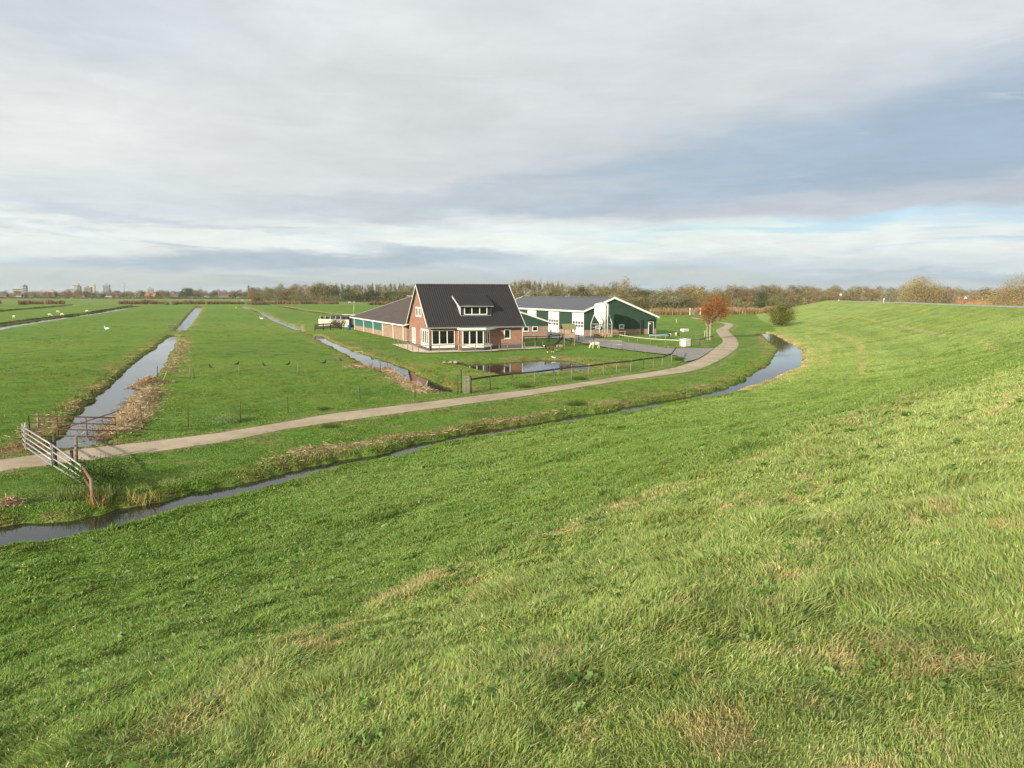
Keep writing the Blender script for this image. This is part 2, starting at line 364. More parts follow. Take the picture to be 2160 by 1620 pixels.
class MB:
    """collects shapes, links them as ONE mesh"""
    def __init__(s): s.v = []; s.f = []; s.sm = []
    def add(s, vs, fs, smooth=False):
        k = len(s.v); s.v += [tuple(map(float, p)) for p in vs]; s.f += [tuple(i + k for i in f) for f in fs]; s.sm += [smooth] * len(fs); return s
    def box(s, x0, x1, y0, y1, z0, z1):
        return s.add([(x0, y0, z0), (x1, y0, z0), (x1, y1, z0), (x0, y1, z0), (x0, y0, z1), (x1, y0, z1), (x1, y1, z1), (x0, y1, z1)],
                     [(0, 3, 2, 1), (4, 5, 6, 7), (0, 1, 5, 4), (1, 2, 6, 5), (2, 3, 7, 6), (3, 0, 4, 7)])
    def obox(s, o, ax, ay, az_, x, y, z):
        """box in an oblique frame: origin o, axes, ranges"""
        o, ax, ay, az_ = map(np.array, (o, ax, ay, az_)); P = []
        for zz_ in z:
            for (i, j) in ((0, 0), (1, 0), (1, 1), (0, 1)): P.append(o + ax * x[i] + ay * y[j] + az_ * zz_)
        return s.add(P, [(0, 3, 2, 1), (4, 5, 6, 7), (0, 1, 5, 4), (1, 2, 6, 5), (2, 3, 7, 6), (3, 0, 4, 7)])
    def bar(s, p, q, w, h=None, up=(0, 0, 1)):
        p, q = np.array(p, float), np.array(q, float); h = h or w
        d = q - p; L = np.linalg.norm(d); d /= L; u = np.array(up, float)
        if abs(d.dot(u)) > 0.98: u = np.array([1., 0, 0])
        r = np.cross(d, u); r /= np.linalg.norm(r); u = np.cross(r, d)
        return s.obox(p, d, r, u, (0, L), (-w / 2, w / 2), (-h / 2, h / 2))
    def tube(s, pts, rad, n=8, cap=True):
        pts = [np.array(p, float) for p in pts]; rad = [rad] * len(pts) if np.isscalar(rad) else rad
        k = len(s.v); ref = np.array([0.31, 0.17, 0.94])
        for i, p in enumerate(pts):
            d = pts[min(i + 1, len(pts) - 1)] - pts[max(i - 1, 0)]; d /= max(np.linalg.norm(d), 1e-9)
            u = np.cross(d, ref if abs(d.dot(ref)) < 0.95 else np.array([1., 0, 0])); u /= np.linalg.norm(u); w = np.cross(d, u)
            for j in range(n):
                a = 2 * pi * j / n; s.v.append(tuple(p + rad[i] * (cos(a) * u + sin(a) * w)))
        for i in range(len(pts) - 1):
            for j in range(n):
                s.f.append((k + i * n + j, k + i * n + (j + 1) % n, k + (i + 1) * n + (j + 1) % n, k + (i + 1) * n + j)); s.sm.append(True)
        if cap:
            s.f.append(tuple(k + j for j in range(n))[::-1]); s.sm.append(False)
            s.f.append(tuple(k + (len(pts) - 1) * n + j for j in range(n))); s.sm.append(False)
        return s
    def lathe(s, prof, c=(0, 0, 0), n=24):
        k = len(s.v)
        for r, z in prof:
            for j in range(n):
                a = 2 * pi * j / n; s.v.append((c[0] + r * cos(a), c[1] + r * sin(a), c[2] + z))
        for i in range(len(prof) - 1):
            for j in range(n):
                s.f.append((k + i * n + j, k + i * n + (j + 1) % n, k + (i + 1) * n + (j + 1) % n, k + (i + 1) * n + j)); s.sm.append(True)
        s.f.append(tuple(k + j for j in range(n))[::-1]); s.sm.append(False)
        s.f.append(tuple(k + (len(prof) - 1) * n + j for j in range(n))); s.sm.append(False)
        return s
    def prism(s, poly, axis, a0, a1):
        """polygon of (p,q) extruded along axis: 'x' -> (a,p,q), 'y' -> (p,a,q), 'z' -> (p,q,a)"""
        f = {'x': lambda p, a: (a, p[0], p[1]), 'y': lambda p, a: (p[0], a, p[1]), 'z': lambda p, a: (p[0], p[1], a)}[axis]
        n = len(poly)
        return s.add([f(p, a0) for p in poly] + [f(p, a1) for p in poly],
                     [tuple(range(n))[::-1], tuple(range(n, 2 * n))] + [(i, (i + 1) % n, n + (i + 1) % n, n + i) for i in range(n)])
    def mesh(s, name, recalc=True):
        me = D.meshes.new(name); me.from_pydata(s.v, [], s.f)
        me.polygons.foreach_set('use_smooth', s.sm)
        if recalc:
            bm = bmesh.new(); bm.from_mesh(me); bmesh.ops.recalc_face_normals(bm, faces=bm.faces); bm.to_mesh(me); bm.free()
        me.update(); return me
    def build(s, name, m, parent=None, label=None):
        o = link(name, s.mesh(name), m, parent)
        if label: o['label'] = label
        return o
def copy_tree(o, parent=None):
    c = o.copy(); COL.objects.link(c); c.parent = parent
    for ch in list(o.children): copy_tree(ch, c)
    return c

# ------------------------------------------------------------------ noise and polylines
def vn(x, y, seed=0):
    xi = np.floor(x).astype(np.int64); yi = np.floor(y).astype(np.int64); fx = x - xi; fy = y - yi
    fx = fx * fx * (3 - 2 * fx); fy = fy * fy * (3 - 2 * fy)
    def h(i, j):
        k = (i * 374761393 + j * 668265263 + seed * 974711) & 0xFFFFFFFF
        k = ((k ^ (k >> 13)) * 1274126177) & 0xFFFFFFFF
        k = k ^ (k >> 16)
        return (k & 0xFFFF) / 32767.5 - 1.0
    a = h(xi, yi); b = h(xi + 1, yi); c_ = h(xi, yi + 1); d = h(xi + 1, yi + 1)
    return (a * (1 - fx) + b * fx) * (1 - fy) + (c_ * (1 - fx) + d * fx) * fy
def catmull(P, step=1.5):
    P = np.array(P, float); out_ = []
    Q = np.vstack([2 * P[0] - P[1], P, 2 * P[-1] - P[-2]])
    for i in range(1, len(Q) - 2):
        p0, p1, p2, p3 = Q[i - 1:i + 3]; n = max(2, int(np.linalg.norm((p2 - p1)[:2]) / step))
        for t in np.linspace(0, 1, n, endpoint=False):
            out_.append(0.5 * (2 * p1 + (p2 - p0) * t + (2 * p0 - 5 * p1 + 4 * p2 - p3) * t * t + (3 * p1 - p0 - 3 * p2 + p3) * t ** 3))
    out_.append(P[-1]); return np.array(out_)
def pdist(x, y, P, hw=None):
    """distance to polyline P (minus the half width there), and signed side (+ right of travel)"""
    best = np.full(x.shape, 1e9); sgn = np.zeros(x.shape)
    for i in range(len(P) - 1):
        ax, ay = P[i][:2]; bx, by = P[i + 1][:2]; dx, dy = bx - ax, by - ay; L2 = dx * dx + dy * dy + 1e-12
        t = np.clip(((x - ax) * dx + (y - ay) * dy) / L2, 0, 1)
        ex, ey = x - ax - t * dx, y - ay - t * dy
        d = np.sqrt(ex * ex + ey * ey)
        if hw is not None: d = d - (hw[i] + (hw[i + 1] - hw[i]) * t)
        m = d < best
        best = np.where(m, d, best); sgn = np.where(m, np.sign(ex * dy - ey * dx), sgn)
    return best, sgn
WZ = -0.30
def pairs_to_line(pairs, z0=WZ, z1=WZ):
    C_, w_ = [], []
    for (l, r) in pairs:
        a, b = G(*l, z0)[:2], G(*r, z1)[:2]; C_.append((a + b) / 2); w_.append(np.linalg.norm(b - a) / 2)
    C_ = np.array(C_); t_ = np.gradient(C_, axis=0); t_ /= np.linalg.norm(t_, axis=1)[:, None]
    w_ = [abs(np.dot(np.array(G(*r, z1)[:2]) - np.array(G(*l, z0)[:2]), (-q[1], q[0]))) / 2 for (l, r), q in zip(pairs, t_)]
    return C_, np.array(w_)

# toe ditch along the dike (from behind the camera, past it, round the bend and away)
F_far = [(0, 1115), (190, 1092), (400, 1046), (640, 990), (800, 958), (950, 922), (1100, 898), (1250, 874), (1380, 850), (1500, 828), (1562, 806), (1621, 770), (1640, 738), (1602, 703)]
Fc = np.array([G(u, v, WZ)[:2] for u, v in F_far])
Fw = np.array([1.25, 1.02, .72, .64, .61, .60, .60, .60, .62, .70, .9, 1.6, 1.55, 1.2])
tmp = []
for i in range(len(Fc)):
    d = Fc[min(i + 1, len(Fc) - 1)] - Fc[max(i - 1, 0)]; d = d / np.linalg.norm(d)
    tmp.append(Fc[i] + np.array([d[1], -d[0]]) * Fw[i])
Fc = np.array(tmp)
FD = np.vstack([[-900, -1080], [-200, -205], [-60, -33], Fc, [58, 172], [66, 205], [82, 255], [98, 300], [150, 400], [420, 800], [2500, 3400]])
FWD = np.concatenate([[1.3, 1.3, 1.3], Fw, [1.2, 1.3, 1.5, 1.5, 1.5, 1.5, 1.5]])
DITCH = []   # (name, centre line, half widths)
A1 = pairs_to_line([((112, 943), (220, 943)), ((122, 931), (231, 931)), ((150, 893), (246, 893)), ((184, 860), (268, 860)), ((228, 817), (298, 817)), ((262, 787), (338, 787)), ((286, 765), (349, 765)), ((331, 732), (368, 732)), ((351, 714), (374, 714)), ((361, 709), (376, 709))])
A2 = pairs_to_line([((372, 699), (390, 698)), ((384, 682), (405, 682)), ((402, 660), (421, 660)), ((414, 648), (427, 648)), ((416, 645.5), (428, 645.5))])
B1 = pairs_to_line([((922, 830), (963, 830)), ((862, 806), (914, 806)), ((790, 782), (866, 782)), ((752, 762), (813, 762)), ((709, 738), (741, 738)), ((680, 721), (696, 721)), ((660, 708), (671, 708))])
B2 = pairs_to_line([((628, 698), (642, 698)), ((582, 680), (594, 680)), ((546, 661), (556, 661)), ((505, 646.5), (513, 646.5))])
CD = pairs_to_line([((760, 668), (775, 667)), ((678, 662), (686, 661)), ((630, 654.5), (637, 654)), ((589, 646.5), (595, 646.5))])
DD = pairs_to_line([((-420, 760), (-380, 775)), ((0, 689), (0, 693.5)), ((125, 670), (130, 673)), ((200, 660), (205, 663)), ((285, 645.5), (296, 645.5))])
ED = pairs_to_line([((-300, 680), (-290, 684)), ((0, 657), (0, 658.6)), ((90, 649), (100, 650.5)), ((160, 643.5), (168, 643.5))])
for nm, (cl, hw) in (('A1', A1), ('A2', A2), ('B1', B1), ('B2', B2), ('C', CD), ('D', DD), ('E', ED)):
    DITCH.append((nm, cl, np.clip(hw, 0.8, 1.9) if nm not in 'DEC' else np.clip(hw, 2.6, 3.4)))
xr = G(300, 643.2, WZ)[1]
DITCH.append(('X', np.array([[-420., xr + 6], [-150., xr + 4], [0., xr + 2], [70., xr]]), np.array([1.6, 1.6, 1.6, 1.6])))
NF = 3 + len(Fc)
DITCH.append(('F', FD[:NF], FWD[:NF]))
DITCH.append(('F2', np.array([[84., 262], [98, 300], [150, 400], [420, 800]]), np.full(4, 1.0)))
# pond
POND = np.array([G(1110 + (u - 1110) * 1.03, 776 + (v - 776) * 1.12, WZ)[:2] for u, v in [(972, 771), (1000, 769.5), (1023, 768), (1060, 766.5), (1104, 764.5), (1141, 761.5), (1180, 762), (1206, 764.5), (1232, 771), (1262, 777.5), (1232, 781.5),
                                             (1204, 784), (1148, 788.5), (1104, 791.5), (1068, 792), (1037, 786.5), (1000, 778)]])
def in_poly(x, y, P):
    c_ = np.zeros(x.shape, bool); n = len(P)
    for i in range(n):
        x0, y0 = P[i][:2]; x1, y1 = P[(i + 1) % n][:2]
        c_ ^= ((y0 > y) != (y1 > y)) & (x < (x1 - x0) * (y - y0) / (y1 - y0 + 1e-12) + x0)
    return c_
# footpath edges (upper/left edge, lower/right edge)
PATH_PX = [((-400, 1030), (-420, 1085)), ((-150, 987), (-160, 1020)), ((0, 967), (0, 992)), ((164, 945), (164, 973)), ((305, 930), (305, 954)), ((460, 911), (460, 933)), ((596, 889), (596, 905)), ((699, 871), (699, 890)), ((829, 855), (829, 872)),
           ((984, 836), (984, 851)), ((1080, 825), (1080, 838)), ((1175, 813), (1175, 823.5)), ((1297, 795), (1297, 804)), ((1400, 779), (1413, 789)), ((1442, 768), (1475, 778)), ((1472, 755.5), (1513, 762)), ((1499, 737), (1548, 741)),
           ((1523, 719), (1560, 727)), ((1513, 704), (1553, 711)), ((1510, 695), (1538, 697)), ((1524, 688), (1545, 689.5)), ((1529, 684), (1549, 685)), ((1519, 680), (1536, 681)), ((1502, 676.5), (1506, 678.5)), ((1485, 673), (1487, 675)), ((1458, 669), (1459, 671))]
PL = catmull([np.concatenate([G(*a)[:2], G(*b)[:2]]) for a, b in PATH_PX], 1.0)
PC = (PL[:, :2] + PL[:, 2:]) / 2; PHW = np.linalg.norm(PL[:, 2:] - PL[:, :2], axis=1) / 2
PCs, PHs = PC[::3], PHW[::3]
# dike profile: distance from the toe ditch -> share of the crest height
PROF_S = np.array([0, 1.5, 4, 8, 11, 14, 18, 21, 23.5, 25, 26.2, 32.5, 34, 37, 41, 46, 60, 5000])
PROF_Z = np.array([-.05, -.05, .15, .66, 1.15, 1.9, 3.15, 4.15, 4.95, 5.35, 5.55, 5.6, 5.3, 4.1, 2.9, 2.5, 2.4, 2.4])
_s = np.linspace(0, 70, 1401); _z = np.interp(_s, PROF_S, PROF_Z); _k = np.ones(31) / 31
_zs = np.convolve(np.pad(_z, 15, 'edge'), _k, 'valid')
def crest_k(y): return np.interp(y, [-50, 60, 84, 134, 193, 279, 420], [5.6, 5.6, 5.45, 5.27, 5.0, 4.4, 4.0]) / 5.6
FARM = (G(1000, 740)[:2], 26.0)
def fields(x, y):
    """signed toe distance s, height z (with small relief), ditch edge distance e, path edge distance"""
    dF, sg = pdist(x, y, FD)
    s = dF * sg
    ss = np.maximum(s, 0)
    base = np.where(ss < 70, np.interp(ss, _s, _zs), 2.4) * crest_k(y)
    pth = np.full(x.shape, 99.0)
    near = (y < 330) & (y > 0)
    if near.any(): pth[near] = pdist(x[near], y[near], PCs, PHs)[0]
    flat = np.clip((pth - 0.1) / 1.5, 0, 1)
    dd = np.hypot(x - FARM[0][0] - 4, y - FARM[0][1] - 20)
    flat = flat * np.clip((dd - 34) / 12, 0.25, 1)
    r = np.hypot(x, y)
    relief = 0.055 * vn(x * .33, y * .33, 1) + 0.04 * vn(x * 1.1, y * 1.1, 2) + 0.022 * vn(x * 3.1, y * 3.1, 3) * (r < 120)
    relief = relief + np.where((s > 3) & (r < 55), .03 * vn(x * 1.9, y * 1.9, 4) + .02 * vn(x * 4.6, y * 4.6, 5), 0)
    relief = relief * flat * np.where(s > 2, 1.25, 0.75) * np.clip((r - 1.0) / 3, 0.3, 1)
    road = (s > 26.0) & (s < 33)
    relief = np.where(road, relief * 0.3, relief)
    z = base + relief
    e = np.full(x.shape, 99.0)
    jit = 0.28 * vn(x * .8, y * .8, 11) + 0.14 * vn(x * 2.3, y * 2.3, 12)
    for nm, cl, hw in DITCH:
        m = (x > cl[:, 0].min() - 7) & (x < cl[:, 0].max() + 7) & (y > cl[:, 1].min() - 7) & (y < cl[:, 1].max() + 7)
        if not m.any(): continue
        d, _ = pdist(x[m], y[m], cl, hw)
        e[m] = np.minimum(e[m], d + jit[m])
    m = (np.abs(x - POND[:, 0].mean()) < 30) & (np.abs(y - POND[:, 1].mean()) < 25)
    if m.any():
        d, _ = pdist(x[m], y[m], np.vstack([POND, POND[:1]]))
        d = np.where(in_poly(x[m], y[m], POND), -d, d) + 0.5 * jit[m]
        e[m] = np.minimum(e[m], d * 0.6 - .05)
    k = np.clip((e + 0.70) / 1.3, 0, 1); k = k * k * (3 - 2 * k)
    z = -0.75 + (z + 0.75) * k
    return s, z, e, pth
def TZ(x, y):
    x = np.atleast_1d(np.asarray(x, float)); y = np.atleast_1d(np.asarray(y, float)); return fields(x, y)[1]
def T(u, v, lift=0.0):
    """where the line of sight through (u, v) meets the land"""
    d = ray(u, v); d = d / np.hypot(d[0], d[1])
    r = np.concatenate([np.arange(2, 40, .05), np.arange(40, 160, .15), np.arange(160, 1500, 1.0)])
    P = CAMP + r[:, None] * d
    hit = np.nonzero(P[:, 2] < TZ(P[:, 0], P[:, 1]))[0]
    p = P[hit[0]] if len(hit) else P[-1]
    return np.array([p[0], p[1], float(TZ(p[0], p[1])[0]) + lift])
def on(x, y, lift=0.0): return np.array([x, y, float(TZ(x, y)[0]) + lift])

# ------------------------------------------------------------------ ground colours (what grows where)
def drop(pts, n=8): return np.array([T(u, v)[:2] for u, v in pts])
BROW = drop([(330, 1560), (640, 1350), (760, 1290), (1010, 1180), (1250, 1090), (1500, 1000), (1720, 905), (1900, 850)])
STREAKS = [drop(l) for l in ([(1725, 660), (1800, 668), (1880, 684), (1940, 697), (2010, 710)], [(1702, 690), (1750, 702), (1790, 712), (1815, 726), (1822, 760), (1818, 790)],
                             [(1700, 708), (1735, 722), (1748, 745), (1740, 770)], [(2070, 722), (2100, 738)], [(330, 1305), (405, 1272)])]
TRACKS = [drop(l) for l in ([(318, 701), (350, 703.5), (385, 703), (410, 701)], [(505, 693.5), (560, 695), (632, 699)], [(0, 955), (45, 945), (90, 925)])]
SW = [0.4, 0.5, 0.35, 0.4, 0.10]
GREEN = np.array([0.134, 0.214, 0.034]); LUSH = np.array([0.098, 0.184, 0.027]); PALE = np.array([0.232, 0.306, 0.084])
DRY = np.array([0.40, 0.32, 0.16]); MUD = np.array([0.10, 0.07, 0.04]); OLIVE = np.array([0.17, 0.185, 0.05])
def lerp(a, b, t): return a + (b - a) * np.clip(t, 0, 1)[..., None]
def ground_cols(x, y, s, z, e, pth):
    n = x.shape
    big = vn(x * .03, y * .03, 21); mid = vn(x * .21, y * .21, 22); sm = vn(x * .9, y * .9, 23); ti = vn(x * 2.6, y * 2.6, 24)
    c_ = np.broadcast_to(GREEN, n + (3,)).copy()
    c_ = lerp(c_, LUSH, 0.5 + 0.5 * big + 0.4 * mid)
    c_ = lerp(c_, OLIVE, (0.25 * mid + 0.3 * sm) * (s < 0))
    # sheep meadow between the path and the pond is grazed yellower
    up = np.clip((s - 15) / 8, 0, 1) * (s < 27)
    c_ = lerp(c_, PALE, np.where(s > 2, 0.42 + 0.25 * mid + 0.2 * big + 0.4 * np.clip((y - 40) / 40, 0, 1) - .25 * np.clip((-x - 2) / 10, 0, 1), 0))
    tus = np.clip(vn(x * .55, y * .55, 27) + .6 * vn(x * 1.9, y * 1.9, 28) + .4 * vn(x * .11, y * .11, 29) - .35, 0, 1)
    c_ = lerp(c_, np.array([.075, .15, .022]), np.clip(tus * 1.5, 0, 1) * np.where(s < 0, .85, .5))
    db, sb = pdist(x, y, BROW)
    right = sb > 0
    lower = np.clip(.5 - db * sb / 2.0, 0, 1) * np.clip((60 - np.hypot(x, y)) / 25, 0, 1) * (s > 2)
    c_ = lerp(c_, LUSH * np.array([.95, .93, .95]), lower * .4)  # lusher lower bank; darker tint also stands in for shading of a steeper slope
    nearf = (np.hypot(x, y) < 45)
    c_ = lerp(c_, PALE * np.array([1.05, .98, 1.1]), up * 0.6 * np.where(right, 1, 0.35))
    patch = np.clip(.45 * vn(x * .6, y * .6, 31) + 0.7 * vn(x * 2.4, y * 2.4, 32) + .8 * vn(x * 6, y * 6, 33) + .4 * vn(x * 14, y * 14, 34) - 0.5, 0, 1)
    c_ = lerp(c_, DRY, np.where(right & nearf & (s < 30) & (s > 8), patch * .8, patch * 0.12 * (s > 2)))
    c_ = lerp(c_, DRY, np.clip(1.1 - db / 0.55, 0, 1) * (0.18 + 0.4 * sm + .45 * ti) * (s > 2))
    con = vn(s * 1.1, y * .02 + x * .02, 55) + .6 * vn(s * 2.9, y * .05 + x * .03, 56)
    c_ = np.where((s > 2)[..., None], c_ * (1 + .09 * con)[..., None], c_)
    for l, w in zip(STREAKS, SW):
        m = np.clip(1.3 - pdist(x, y, l)[0] / w, 0, 1)
        c_ = lerp(c_, np.array([0.36, 0.31, 0.14]), m * (0.36 + 0.6 * sm + 0.7 * ti))
    # banks
    bank = np.clip(1.25 - e / 1.6, 0, 1)
    c_ = lerp(c_, OLIVE * np.array([1.0, .9, .9]), bank * (0.45 + 0.5 * sm + .3 * mid) * np.where(s > 0, 0.4, 1))
    debris = np.clip(1.2 - np.abs(e - 1.1) / 1.6, 0, 1) * np.clip(vn(x * .35, y * .35, 41) + 0.5 * vn(x * 1.7, y * 1.7, 42) + 0.1, 0, 1)
    c_ = lerp(c_, np.array([0.25, 0.19, 0.10]), debris * .7 * (s < -1))
    outer = (s > 0) & (s < 7) & (y > 55) & (y < 150)
    c_ = lerp(c_, np.array([0.42, 0.34, 0.17]), np.where(outer, np.clip(1.1 - e / 1.7, 0, 1) * (0.65 + 0.5 * sm + .3 * ti), 0))
    c_ = lerp(c_, MUD, np.clip(0.25 - e / 0.5, 0, 1) * np.where(outer, .3, 1))
    # worn verge of the path
    vg = np.clip(1 - np.abs(pth) / 0.5, 0, 1) * (pth < 50)
    c_ = lerp(c_, np.array([0.24, 0.2, 0.12]), vg * (0.5 + 0.5 * ti))
    # rough strip between the path and the toe ditch
    rough = (s < -1) & (s > -9) & (y < 75)
    c_ = lerp(c_, np.array([0.26, 0.2, 0.10]), np.where(rough, np.clip(vn(x * .8, y * .8, 51) + .7 * vn(x * 2.9, y * 2.9, 52) - .5, 0, 1) * .6, 0))
    # worn cattle tracks over the dams
    for l, w in zip(TRACKS, (.9, 1.6, 1.2)):
        c_ = lerp(c_, np.array([.20, .145, .07]), np.clip(1.2 - pdist(x, y, l)[0] / w, 0, 1) * (.55 + .5 * sm + .3 * ti))
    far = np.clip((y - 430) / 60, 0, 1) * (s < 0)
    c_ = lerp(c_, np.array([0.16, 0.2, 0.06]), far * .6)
    # foreland beyond the dike: dead reed
    c_ = lerp(c_, np.array([0.36, 0.22, 0.11]), np.clip((s - 38) / 5, 0, 1))
    wood = (y > 255) & (x > 30) & (s < 0)
    c_ = lerp(c_, np.array([0.2, 0.16, 0.07]), np.where(wood, .7, 0))
    return c_

# ------------------------------------------------------------------ land
ang = np.concatenate([-np.geomspace(180, 39.6, 46), np.arange(-39, 39.01, 0.1), np.geomspace(39.6, 180, 46)[:-1]])
rad = np.concatenate([[0.05], np.geomspace(.4, 3, 26)[:-1], np.arange(3, 20, .08), np.arange(20, 60, .15), np.arange(60, 165, .32), np.arange(165, 480, 1.5), np.geomspace(480, 9000, 70)])
AA, RR = np.meshgrid(np.radians(ang), rad)
gx, gy = RR * np.sin(AA), RR * np.cos(AA)
fs, fz, fe, fp = fields(gx.ravel(), gy.ravel())
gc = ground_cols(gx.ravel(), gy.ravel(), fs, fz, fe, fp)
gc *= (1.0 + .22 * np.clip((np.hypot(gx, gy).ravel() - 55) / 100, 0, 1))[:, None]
nr, na = AA.shape
idx = np.arange(nr * na).reshape(nr, na); nxt = np.roll(idx, -1, axis=1)
quads = np.stack([idx[:-1], nxt[:-1], nxt[1:], idx[1:]], -1).reshape(-1, 4)[:, ::-1]
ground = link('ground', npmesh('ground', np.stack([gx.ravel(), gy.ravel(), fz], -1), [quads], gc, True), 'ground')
tag(ground, 'green polder meadow and grassy dike slope', 'ground', kind='structure')

def strip_mesh(name, Lp, Rp, z, m, cross=5, kind='structure', label=None, cat=None, dip=0.0):
    """sheet between two edge lines laid on the land"""
    n = len(Lp); t = np.linspace(0, 1, cross)
    P = Lp[:, None, :] * (1 - t)[None, :, None] + Rp[:, None, :] * t[None, :, None]
    zz_ = z(P[..., 0].ravel(), P[..., 1].ravel()) if callable(z) else np.full(n * cross, z)
    if dip:
        zz_ = zz_.reshape(n, cross).copy(); zz_[:, 0] -= dip; zz_[:, -1] -= dip; zz_ = zz_.ravel()
    V = np.column_stack([P.reshape(-1, 2), zz_])
    i = np.arange(n * cross).reshape(n, cross)
    q = np.stack([i[:-1, :-1], i[1:, :-1], i[1:, 1:], i[:-1, 1:]], -1).reshape(-1, 4)
    me = npmesh(name, V, [q], None, True)
    if me.polygons[0].normal.z < 0: me.flip_normals()
    return tag(link(name, me, m), label, cat, kind=kind)
# water
wat = []
for nm, cl, hw in DITCH:
    pts = catmull(np.column_stack([cl, hw]), 4.0) if nm != 'F' else np.column_stack([cl, hw])[1:]
    d = np.gradient(pts[:, :2], axis=0); d /= np.linalg.norm(d, axis=1)[:, None]; nn = np.column_stack([-d[:, 1], d[:, 0]])
    w = pts[:, 2:3] + 1.3
    strip_mesh('ditch_water', pts[:, :2] + nn * w, pts[:, :2] - nn * w, WZ + 0.001 * len(wat), 'water', 2, label='still water of a polder ditch', cat='water')
    wat.append(nm)
pc = POND.mean(0); Pp = pc + (POND - pc) * 1.12
pw = npmesh('pond_water', np.column_stack([Pp, np.full(len(Pp), WZ)]), [np.arange(len(Pp))[None, ::-1]])
if pw.polygons[0].normal.z < 0: pw.flip_normals()
tag(link('pond_water', pw, 'water'), 'small pond mirroring the farmhouse', 'water', kind='structure')
# path, driveway, yard, terrace
def zbase(lift):
    return lambda x, y: np.full(x.shape, lift)
jl = 0.12 * vn(PL[:, 0] * .9, PL[:, 1] * .9, 61)[:, None]; jr = 0.12 * vn(PL[:, 2] * .9, PL[:, 3] * .9, 62)[:, None]
dl = (PL[:, :2] - PL[:, 2:]); dl /= np.linalg.norm(dl, axis=1)[:, None]
strip_mesh('path', PL[:, :2] + dl * jl, PL[:, 2:] - dl * jr, lambda x, y: np.maximum(TZ(x, y), -0.02) + 0.03, 'path_concrete', 9, label='pale concrete farm path', cat='path', dip=.10)
def poly_sheet(name, px, z, m, label, cat, world=False):
    P = np.array(px, float) if world else np.array([G(u, v)[:2] for u, v in px])
    bm = bmesh.new(); f = bm.faces.new([bm.verts.new((p[0], p[1], z)) for p in P])
    bmesh.ops.triangulate(bm, faces=[f]); me = D.meshes.new(name); bm.to_mesh(me); bm.free()
    if me.polygons[0].normal.z < 0: me.flip_normals()
    return tag(link(name, me, m), label, cat, kind='structure')
poly_sheet('driveway', [(1150, 703), (1200, 706), (1238, 712), (1290, 718), (1358, 727.5), (1401, 734.5), (1430, 736), (1508, 735), (1490, 747), (1472, 758), (1446, 764), (1428, 751), (1385, 746), (1337, 740.5), (1282, 734), (1230, 724.5), (1193, 716), (1150, 713)], 0.058, 'asphalt', 'grey asphalt farm driveway', 'driveway')

# ------------------------------------------------------------------ frames for the farm buildings
class Frame:
    def __init__(s, o, deg): s.o = np.array([o[0], o[1], 0.]); s.t = radians(deg); s.e1 = np.array([cos(s.t), sin(s.t), 0]); s.e2 = np.array([-sin(s.t), cos(s.t), 0])
    def p(s, a, b, z=0): return s.o + a * s.e1 + b * s.e2 + np.array([0, 0, z])
HF = Frame(G(905.5, 740.4), 19); SF = Frame(G(853, 719), 23); BF = Frame(G(1233.5, 708), 22)
poly_sheet('yard', [BF.p(a, b)[:2] for a, b in ((0.0, -3.2), (0.0, 40), (-9.5, 40), (-9.5, 8), (-7.2, 0), (-3, -3.2))], 0.054, 'yard_concrete', 'concrete yard before the barn doors', 'yard', True)
poly_sheet('terrace', [HF.p(a, b)[:2] for a, b in ((-2.3, -1.6), (-0.9, -3.0), (3.5, -3.1), (7.6, -3.1), (9.0, -1.6), (13.2, -1.2), (15.5, -0.2), (15.5, 3), (12.3, 3), (12.3, 0.1), (0.1, 0.1), (0.1, 12.5), (-2.3, 14))], 0.05, 'paving', 'pale paving round the house', 'terrace', True)

# ---- window helper: plane origin o, along ax, outward n (local coordinates)
def window(parent, o, ax, n, w, h, cols=1, fr=0.09, rows=None, name='window', sill=False, frame='white_paint', glass='glass', depth=0.07, label=None):
    o, ax, n = np.array(o, float), np.array(ax, float), np.array(n, float); up = np.array([0, 0, 1.])
    f = MB(); d = (0.003, depth)
    for x0, x1, z0, z1 in [(0, fr, 0, h), (w - fr, w, 0, h), (fr, w - fr, 0, fr), (fr, w - fr, h - fr, h)]:
        f.obox(o, ax, n, up, (x0, x1), d, (z0, z1))
    for i in range(1, cols):
        xc = w * i / cols; f.obox(o, ax, n, up, (xc - fr * .55, xc + fr * .55), (0.003, depth - .004), (fr, h - fr))
    for zr in (rows or []): f.obox(o, ax, n, up, (fr, w - fr), (0.003, depth - .008), (zr - fr * .5, zr + fr * .5))
    fo = f.build(name, frame, parent, label)
    g = MB(); g.obox(o, ax, n, up, (fr * .6, w - fr * .6), (0.002, depth * .4), (fr * .6, h - fr * .6)); g.build('pane', glass, fo)
    if sill:
        s_ = MB(); s_.obox(o, ax, n, up, (-.05, w + .05), (0.004, depth + .05), (-.07, -.002)); s_.build('sill', 'white_paint', fo)
    return fo
